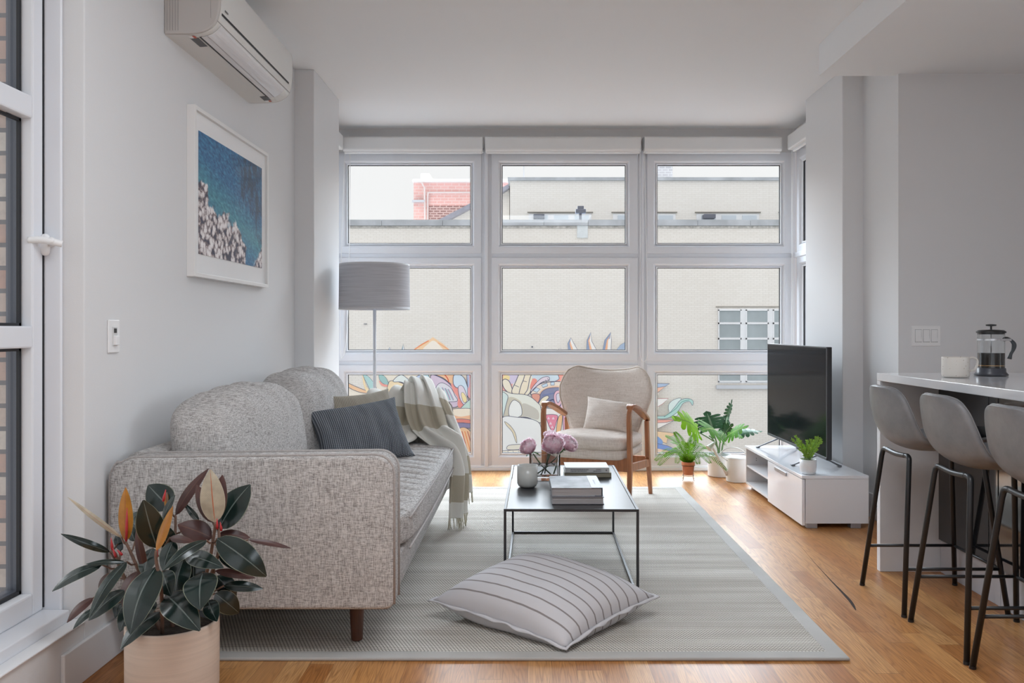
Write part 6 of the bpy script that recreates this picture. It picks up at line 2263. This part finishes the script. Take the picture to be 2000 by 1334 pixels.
# --- small plant on the bench
SP_ = Vector((1.640, 4.785, HT + 0.0005))
t = thing('succulent', 'small leafy succulent in a white pot at the near corner of the bench', 'potted plant', SP_)
bm = BM(); lathe(bm, [(0.034, 0.0), (0.040, 0.003), (0.0455, 0.016), (0.0475, 0.045), (0.047, 0.084), (0.044, 0.085), (0.043, 0.07)], SP_, 48, True)
obj('pot', bm, pot_w, t, smooth=True)
bm = BM(); lathe(bm, [(0.0435, 0.076), (0, 0.078)], SP_, 24, False); obj('soil', bm, soil_m, t)
bm = BM(); st = BM()
H = lambda x, y, s=329: P(1530 + x / 6.353, 840 + y / 6.353, s + 6)
rn = random.Random(4)
for tx, ty, s_ in ((155, 80, 326), (115, 118, 330), (190, 120, 324), (215, 150, 334), (295, 135, 328), (340, 125, 332), (380, 135, 325), (405, 95, 328), (435, 100, 331), (465, 120, 327), (470, 148, 333), (415, 190, 330), (415, 240, 326), (355, 170, 322), (300, 180, 338), (250, 190, 322), (180, 190, 336), (200, 240, 338), (330, 220, 340)):
    tip = H(tx, ty, s_)
    b0 = SP_ + Vector((rn.uniform(-.02, .02), rn.uniform(-.02, .02), 0.078))
    mid = b0.lerp(tip, 0.5) + Vector((0, 0, 0.008))
    pts = spline([b0, mid, tip], 7)
    tube(st, pts, 0.0016, 5)
    for i in range(3, len(pts)):
        for q in range(3):
            az = i * 1.3 + q * 2.1
            tg = (pts[i] - pts[i - 1]).normalized()
            o_ = tg.orthogonal().normalized()
            o_.rotate(Matrix.Rotation(az, 3, tg))
            dr_ = (o_ + tg * 0.9).normalized()
            leaf(bm, pts[i], pts[i] + dr_ * rn.uniform(.011, .016), 0.0062, (0, -1, .3), .06, -.2, nl=4, nw=2)
obj('leaves', bm, leaf_mat('succulent_leaf', (0.27, 0.46, 0.05), (0.32, 0.50, 0.09), (0.35, 0.5, 0.12), None, 0.45), t, smooth=True, recalc=False)
obj('stems', st, mat('succulent_stem', (0.15, 0.28, 0.06), 0.6), t, smooth=True)

# ================================================================ breakfast bar
quartz = mat('white_quartz', (0.68, 0.69, 0.715), 0.12, var=0.05, vscale=6, coat=0.3)
quartz_end = quartz
XC, YC, ZK = 1.672, 3.885, 0.941
t = thing('breakfast_bar', 'white quartz worktop with a matching end panel down to the floor', 'worktop', (2.2, 3.0, 0.0))
bm = BM(); box(bm, XC, 2.75, 1.2, YC + 0.036, ZK - 0.036, ZK); obj('countertop', bm, quartz, t, bevel=0.002)
bm = BM(); box(bm, XC + 0.0005, 2.75, YC, YC + 0.0355, 0.0, ZK - 0.0365); obj('end_panel', bm, quartz, t, bevel=0.002)
cab_m = mat('black_gloss_door', (0.012, 0.013, 0.015), 0.07, spec=0.6, coat=0.5)
carc = mat('cabinet_carcass', (0.03, 0.03, 0.032), 0.5)
plinth_m = mat('grey_plinth', (0.50, 0.50, 0.53), 0.3)
XK = 1.948
labels = ['black glossy base cabinet next to the quartz end panel', 'black glossy base cabinet behind the middle bar stool', 'black glossy base cabinet behind the nearest bar stool']
for (y0, y1), lb in zip(((3.39, 3.882), (2.76, 3.388), (2.10, 2.758)), labels):
    t = thing('base_cabinet', lb, 'cabinet', (2.3, (y0 + y1) / 2, 0), 0, 'black base cabinets under the worktop')
    bm = BM(); box(bm, XK + 0.02, 2.70, y0, y1, 0.152, 0.904); obj('carcass', bm, carc, t)
    if y1 > 3.5:
        bm = BM(); box(bm, XK, XK + 0.019, y0 + 0.072, y1 - 0.001, 0.155, 0.90); obj('door', bm, cab_m, t, bevel=0.0015)
        bm = BM(); box(bm, XK, XK + 0.019, y0 + 0.002, y0 + 0.068, 0.155, 0.90); obj('filler_strip', bm, cab_m, t, bevel=0.0015)
    else:
        bm = BM(); box(bm, XK, XK + 0.019, y0 + 0.002, (y0 + y1) / 2 - 0.002, 0.155, 0.90); obj('door', bm, cab_m, t, bevel=0.0015)
        bm = BM(); box(bm, XK, XK + 0.019, (y0 + y1) / 2 + 0.002, y1 - 0.002, 0.155, 0.90); obj('door', bm, cab_m, t, bevel=0.0015)
    bm = BM(); box(bm, XK + 0.010, 2.70, y0, y1, 0.0, 0.150); obj('plinth', bm, plinth_m, t, bevel=0.001)

# bar stools
leather_m, nt, b, tc, xyz = new_mat('grey_leather', 0.42)
n1 = noise_tex(nt, tc.outputs['Object'], 5.0, 5.0, 0.6)
nt.links.new(ramp(nt, n1, [(0.3, (0.14, 0.14, 0.147)), (0.5, (0.195, 0.195, 0.203)), (0.7, (0.26, 0.26, 0.265))]), b.inputs['Base Color'])
b.inputs['Specular IOR Level'].default_value = 0.45
n2 = noise_tex(nt, tc.outputs['Object'], 260.0, 3.0)
bumpn(nt, b, n2, 0.12, 0.002)
tube_m = mat('black_tube', (0.016, 0.017, 0.019), 0.38, spec=0.5)


def shell_prof(v):
    K = [(0.215, 0.652, 0.150), (0.195, 0.668, 0.180), (0.10, 0.660, 0.200), (0.0, 0.652, 0.208), (-0.09, 0.656, 0.210), (-0.150, 0.682, 0.208),
         (-0.183, 0.735, 0.204), (-0.200, 0.795, 0.192), (-0.212, 0.850, 0.172), (-0.220, 0.886, 0.140), (-0.224, 0.905, 0.085), (-0.225, 0.910, 0.02)]
    return K
SPR = spline([Vector(k) for k in shell_prof(0)], 5)


def make_stool(label):
    t = thing('bar_stool', label, 'bar stool', (0, 0, 0), 0, 'grey bar stools at the breakfast bar')
    bm = BM()
    n_ = len(SPR) - 1
    W = 24
    def pt(i, j, off):
        p = SPR[i]
        a = 2 * j / W - 1
        tg = (SPR[min(i + 1, n_)] - SPR[max(i - 1, 0)])
        nx, nz = -tg.y, tg.x           # outward (down / back)
        l = math.hypot(nx, nz) or 1
        nx, nz = nx / l, nz / l
        f = i / n_
        cup = 0.045 * a * a * (1 - 0.8 * f ** 4) * min(1, p.z / 0.12)
        x = p.x - nx * 0
        # inner side is up for the seat and forward for the back
        ix, iz = (tg.y / l, -tg.x / l)
        x = p.x + ix * (cup + off)
        z = p.y + iz * (cup + off)
        return Vector((x, a * p.z * (1 - 0.02 * a * a), z))
    e = 0.013
    inner = [[bm.verts.new(pt(i, j, e * (1 if 0 < j < W and 0 < i < n_ else 0))) for j in range(W + 1)] for i in range(n_ + 1)]
    outer = [[inner[i][j] if (j in (0, W) or i in (0, n_)) else bm.verts.new(pt(i, j, -e)) for j in range(W + 1)] for i in range(n_ + 1)]
    for G_ in (inner, outer):
        for i in range(n_):
            for j in range(W):
                try:
                    bm.faces.new([G_[i][j], G_[i + 1][j], G_[i + 1][j + 1], G_[i][j + 1]])
                except ValueError:
                    pass
    s = obj('seat_shell', bm, leather_m, t, smooth=True, local=True)
    bm = BM()
    rim = [inner[i][0].co.copy() if False else pt(i, 0, 0) for i in range(n_ + 1)] + [pt(n_, j, 0) for j in range(1, W)] + [pt(i, W, 0) for i in range(n_, -1, -1)]
    tube(bm, rim, 0.0022, 6)
    obj('edge_seam', bm, leather_m, s, smooth=True, local=True)
    R_ = 0.0105
    for sx in (-1, 1):
        bm = BM()
        # one bent tube under the shell; its two ends are the legs
        x0, x1, zt = sx * 0.150, sx * 0.130, 0.628
        xf = sx * 0.208
        tube(bm, spline([(x0 - sx * .002, -0.092, 0.6275), (x0 - sx * .002, 0.0, 0.622), (x0 - sx * .002, 0.092, 0.6275)], 6), R_, 12)
        obj('seat_support', bm, tube_m, t, smooth=True, local=True)
        for sy in (-1, 1):
            bm = BM()
            tube(bm, spline([(x0 - sx * .002, sy * 0.090, 0.6272), (x0 - sx * .0015, sy * 0.108, 0.6275), (x0, sy * 0.122, 0.618), (x0 + sx * .003, sy * 0.128, 0.598)], 6) + [Vector((xf, sy * 0.205, 0.004))], R_, 12)
            lg = obj('leg', bm, tube_m, t, smooth=True, local=True)
            bm = BM()
            tube(bm, [(xf - sx * .0006, sy * 0.2043, 0.010), (xf, sy * 0.205, 0.0)], R_ + 0.0008, 12)
            obj('foot_cap', bm, black_m, lg, smooth=False, local=True)
    fz = 0.185
    k = (0.602 - fz) / 0.602
    fx_, fy_ = 0.153 + (0.208 - 0.153) * k, 0.128 + (0.205 - 0.128) * k
    for a, c_ in (((-fx_, -fy_, fz), (fx_, -fy_, fz)), ((-fx_, fy_, fz), (fx_, fy_, fz)), ((fx_, -fy_, fz + .0), (fx_, fy_, fz + .0))):
        bm = BM(); tube(bm, [a, c_], 0.0065, 10); obj('footrest', bm, tube_m, t, smooth=True, local=True)
    return t


st0 = make_stool('grey leather bar stool farthest along, next to the quartz end panel')
st0.location = (1.712, 3.475, 0)
for (x, y, lb) in ((1.715, 3.015, 'grey leather bar stool in the middle of the row of three'), (1.716, 2.570, 'grey leather bar stool nearest the camera, cut by the picture edge')):
    c_ = copy_tree(st0)
    c_.location = (x, y, 0)
    c_['label'] = lb

# mug and french press
t = thing('mug', 'speckled cream mug on the worktop beside the coffee press', 'mug', (1.858, 3.555, ZK))
def speck():
    m, nt, b, tc, xyz = new_mat('speckled_glaze', 0.35)
    v = node(nt, 'ShaderNodeTexVoronoi', Scale=70.0)
    nt.links.new(tc.outputs['Object'], v.inputs['Vector'])
    nt.links.new(mixc(nt, M(nt, 'LESS_THAN', v.outputs['Distance'], 0.13), (0.66, 0.62, 0.57), (0.30, 0.22, 0.15)), b.inputs['Base Color'])
    return m
c_ = Vector((1.858, 3.555, ZK))
bm = BM(); lathe(bm, [(0.045, 0.0005), (0.052, 0.003), (0.0555, 0.012), (0.0555, 0.086), (0.0545, 0.089), (0.0525, 0.086), (0.0515, 0.012), (0.0, 0.008)], c_, 48, True)
mg = speck(); obj('cup', bm, mg, t, smooth=True)
bm = BM(); tube(bm, spline([c_ + Vector(p) for p in ((0.053, 0, 0.080), (0.075, 0.0, 0.086), (0.093, 0.0, 0.076), (0.094, 0.0, 0.055), (0.082, 0.0, 0.033), (0.055, 0.0, 0.026))], 6), 0.0048, 8)
obj('handle', bm, mg, t, smooth=True)

c_ = Vector((2.083, 3.68, ZK))
t = thing('french_press', 'glass coffee press half full of coffee with black lid and handle', 'coffee press', c_)
bm = BM(); lathe(bm, [(0.040, 0.0005), (0.068, 0.002), (0.070, 0.006), (0.060, 0.018), (0.0585, 0.034), (0.0565, 0.036), (0.0555, 0.02), (0.0, 0.018)], c_, 56, True)
obj('base', bm, mat('press_base', (0.05, 0.055, 0.07), 0.3), t, smooth=True)
pg = glass_mat('press_glass', (0.93, 0.95, 0.96), 0.10, 0.6)
bm = BM(); lathe(bm, [(0.0552, 0.0205), (0.0552, 0.190), (0.058, 0.196), (0.0552, 0.192)], c_, 56, False); obj('beaker', bm, pg, t, smooth=True)
bm = BM(); lathe(bm, [(0.0542, 0.021), (0.0542, 0.046)], c_, 48, True, True); obj('coffee', bm, mat('coffee', (0.006, 0.0035, 0.002), 0.08), t, smooth=False, bevel=0.0005)
bm = BM(); lathe(bm, [(0.0542, 0.0465), (0.0542, 0.103)], c_, 48, True, True); obj('coffee', bm, bpy.data.materials['coffee'], t, smooth=False, bevel=0.0005)
bm = BM(); lathe(bm, [(0.0550, 0.045), (0.0550, 0.0485)], c_, 48, True, True); obj('filter_plate', bm, mat('brass_plate', (0.45, 0.27, 0.12), 0.35, metal=0.7), t, smooth=False)
bm = BM(); lathe(bm, [(0.0600, 0.192), (0.0600, 0.199), (0.050, 0.205), (0.0, 0.208)], c_, 48, True); ld = obj('lid', bm, black_m, t, smooth=False, bevel=0.001)
bm = BM(); lathe(bm, [(0.0552, 0.186), (0.0552, 0.192)], c_, 48, True, True); obj('lid_collar', bm, black_m, ld, smooth=False)
bm = BM(); tube(bm, [c_ + Vector((0, 0, 0.104)), c_ + Vector((0, 0, 0.215))], 0.002, 8); obj('plunger_rod', bm, steel_m, t, smooth=True)
bm = BM(); lathe(bm, [(0.004, 0.206), (0.004, 0.222), (0.021, 0.224), (0.0215, 0.230), (0.004, 0.232)], c_, 24, True, True); obj('plunger_knob', bm, black_m, t, smooth=False)
bm = BM(); lathe(bm, [(0.0562, 0.158), (0.0562, 0.166)], c_, 48, False); 
box(bm, c_.x + 0.01, c_.x + 0.058, c_.y - 0.058, c_.y - 0.0565, c_.z + 0.157, c_.z + 0.167)
obj('handle_band', bm, steel_m, t, smooth=False)
bm = BM()
hp = spline([c_ + Vector(p) for p in ((0.046, -0.02, 0.163), (0.066, -0.008, 0.166), (0.088, 0.0, 0.160), (0.103, 0.0, 0.142), (0.100, 0.0, 0.118), (0.088, 0.0, 0.096), (0.082, 0.0, 0.076))], 6)
rs = [0.0085 + 0.0015 * math.sin(i * .4) for i in range(len(hp))]
tube(bm, hp, rs, 10)
obj('handle', bm, mat('press_handle', (0.045, 0.05, 0.055), 0.4), t, smooth=True)
# ================================================================ camera, sky, added fill lights
cam = bpy.data.cameras.new('camera')
cam.sensor_width = 36.0
cam.lens = F / 2000 * 36
cam.shift_x = -0.015
cam.shift_y = -0.012
cam.clip_start = 0.02
cam.clip_end = 300
co = bpy.data.objects.new('camera', cam)
co.location = (0, 0, HC)
co.rotation_euler = (PI / 2, 0, 0)
C.objects.link(co)
sc.camera = co

# overcast sky: white at the horizon, a few times brighter overhead (as a real overcast sky is)
w = bpy.data.worlds.new('overcast_sky')
sc.world = w
w.use_nodes = True
nt = w.node_tree
for n_ in list(nt.nodes):
    nt.nodes.remove(n_)
out = node(nt, 'ShaderNodeOutputWorld')
bg = node(nt, 'ShaderNodeBackground')
tc = node(nt, 'ShaderNodeTexCoord')
sp = node(nt, 'ShaderNodeSeparateXYZ')
nt.links.new(tc.outputs['Generated'], sp.inputs[0])
z = sp.outputs[2]
y = sp.outputs[1]
up = M(nt, 'MULTIPLY', M(nt, 'SUBTRACT', z, 0.22), 5.0, True)
# the sun stands behind the cloud beyond the buildings opposite: that side of the sky glares
front = M(nt, 'MULTIPLY', M(nt, 'SUBTRACT', y, 0.02), 2.8, True)
x = sp.outputs[0]
left = M(nt, 'MULTIPLY', M(nt, 'SUBTRACT', M(nt, 'MULTIPLY', x, -1.0), 0.55), 3.0, True)
front = M(nt, 'MAXIMUM', front, M(nt, 'MULTIPLY', M(nt, 'MULTIPLY', left, 0.5), M(nt, 'GREATER_THAN', y, 0.03)))
st = M(nt, 'ADD', SKY_H, M(nt, 'MULTIPLY', up, M(nt, 'ADD', SKY_Z, M(nt, 'MULTIPLY', front, SKY_FRONT))))
st = M(nt, 'SUBTRACT', st, M(nt, 'MULTIPLY', M(nt, 'MULTIPLY', M(nt, 'MULTIPLY', M(nt, 'SUBTRACT', z, 0.5), 2.6, True), front), SKY_FRONT * 0.75))
c = mixc(nt, M(nt, 'MULTIPLY', up, front), (1.0, 1.0, 1.0), (0.77, 0.885, 1.0))
nt.links.new(c, bg.inputs['Color'])
nt.links.new(st, bg.inputs['Strength'])
nt.links.new(bg.outputs[0], out.inputs[0])

sc.view_settings.view_transform = 'Standard'
sc.view_settings.look = 'None'
sc.view_settings.gamma = 1.0
sc.view_settings.exposure = EXPO
sc.view_settings.use_curve_mapping = False
cy = sc.cycles
cy.use_denoising = True
cy.adaptive_threshold = 0.015
cy.max_bounces = 9
cy.diffuse_bounces = 5
cy.glossy_bounces = 3
cy.transmission_bounces = 8
cy.transparent_max_bounces = 12
cy.caustics_reflective = False
cy.caustics_refractive = False
cy.sample_clamp_indirect = 6.0

# area lights added as soft fill; the first stands at the solid rear wall
def area(name, loc, rot, sx, sy, power, col, spread=180):
    l = bpy.data.lights.new(name, 'AREA')
    l.shape = 'RECTANGLE'
    l.size, l.size_y = sx, sy
    l.energy = power
    l.color = col
    l.spread = math.radians(spread)
    o = bpy.data.objects.new(name, l)
    o.location = loc
    o.rotation_euler = rot
    C.objects.link(o)
area('rear_fill_light', (0.6, RY_ + 0.02, 1.45), (PI / 2, 0, 0), 3.6, 1.9, REARW, (0.82, 0.91, 1.0))
# second added fill, against the solid far right wall, out of frame
area('side_fill_light', (4.08, 0.9, 1.75), (PI / 2, 0, PI / 2), 2.8, 1.5, SIDEW, (0.82, 0.91, 1.0), 95)

# third added fill, shining down on the foreground from out of frame
area('overhead_fill_light', (0.25, 1.6, ZC - 0.03), (0, 0, 0), 1.3, 0.9, CEILW, (0.86, 0.93, 1.0))
if PORTAL:
    for nm, loc, rot, sx, sy in (('window_portal', (0.30, YB - 0.02, 1.32), (-PI / 2, 0, 0), 3.75, 2.6), ('side_portal', (-1.52, 1.35, 1.5), (0, -PI / 2, 0), 2.6, 2.4)):
        l = bpy.data.lights.new(nm, 'AREA'); l.shape = 'RECTANGLE'; l.size, l.size_y = sx, sy
        l.cycles.is_portal = True
        o = bpy.data.objects.new(nm, l); o.location = loc; o.rotation_euler = rot; C.objects.link(o)
# unseen frames added around the fill lights
bm = BM(); ring(bm, 0.6 - 1.88, 0.6 + 1.88, 0.42, 2.48, 0.08, RY_ - 0.01, RY_ + 0.03)
struct('window_17', bm, vinyl_m, bevel=0.004)
bm = BM(); ring(bm, -0.58, 2.38, 0.92, 2.58, 0.08, -0.03, 0.01)
bm.transform(Matrix.Translation((4.09, 0, 0)) @ Matrix.Rotation(PI / 2, 4, 'Z'))
struct('window_18', bm, vinyl_m, bevel=0.004)
t = thing('overhead_fill_frame', 'unseen white frame added around the overhead fill light', 'ceiling light', (0.25, 1.6, ZC - 0.05))
bm = BM()
box(bm, -0.42, -0.405, 1.13, 2.07, ZC - 0.05, ZC); box(bm, 0.905, 0.92, 1.13, 2.07, ZC - 0.05, ZC)
box(bm, -0.405, 0.905, 1.13, 1.145, ZC - 0.05, ZC); box(bm, -0.405, 0.905, 2.055, 2.07, ZC - 0.05, ZC)
obj('fill_light_housing', bm, white_p, t)
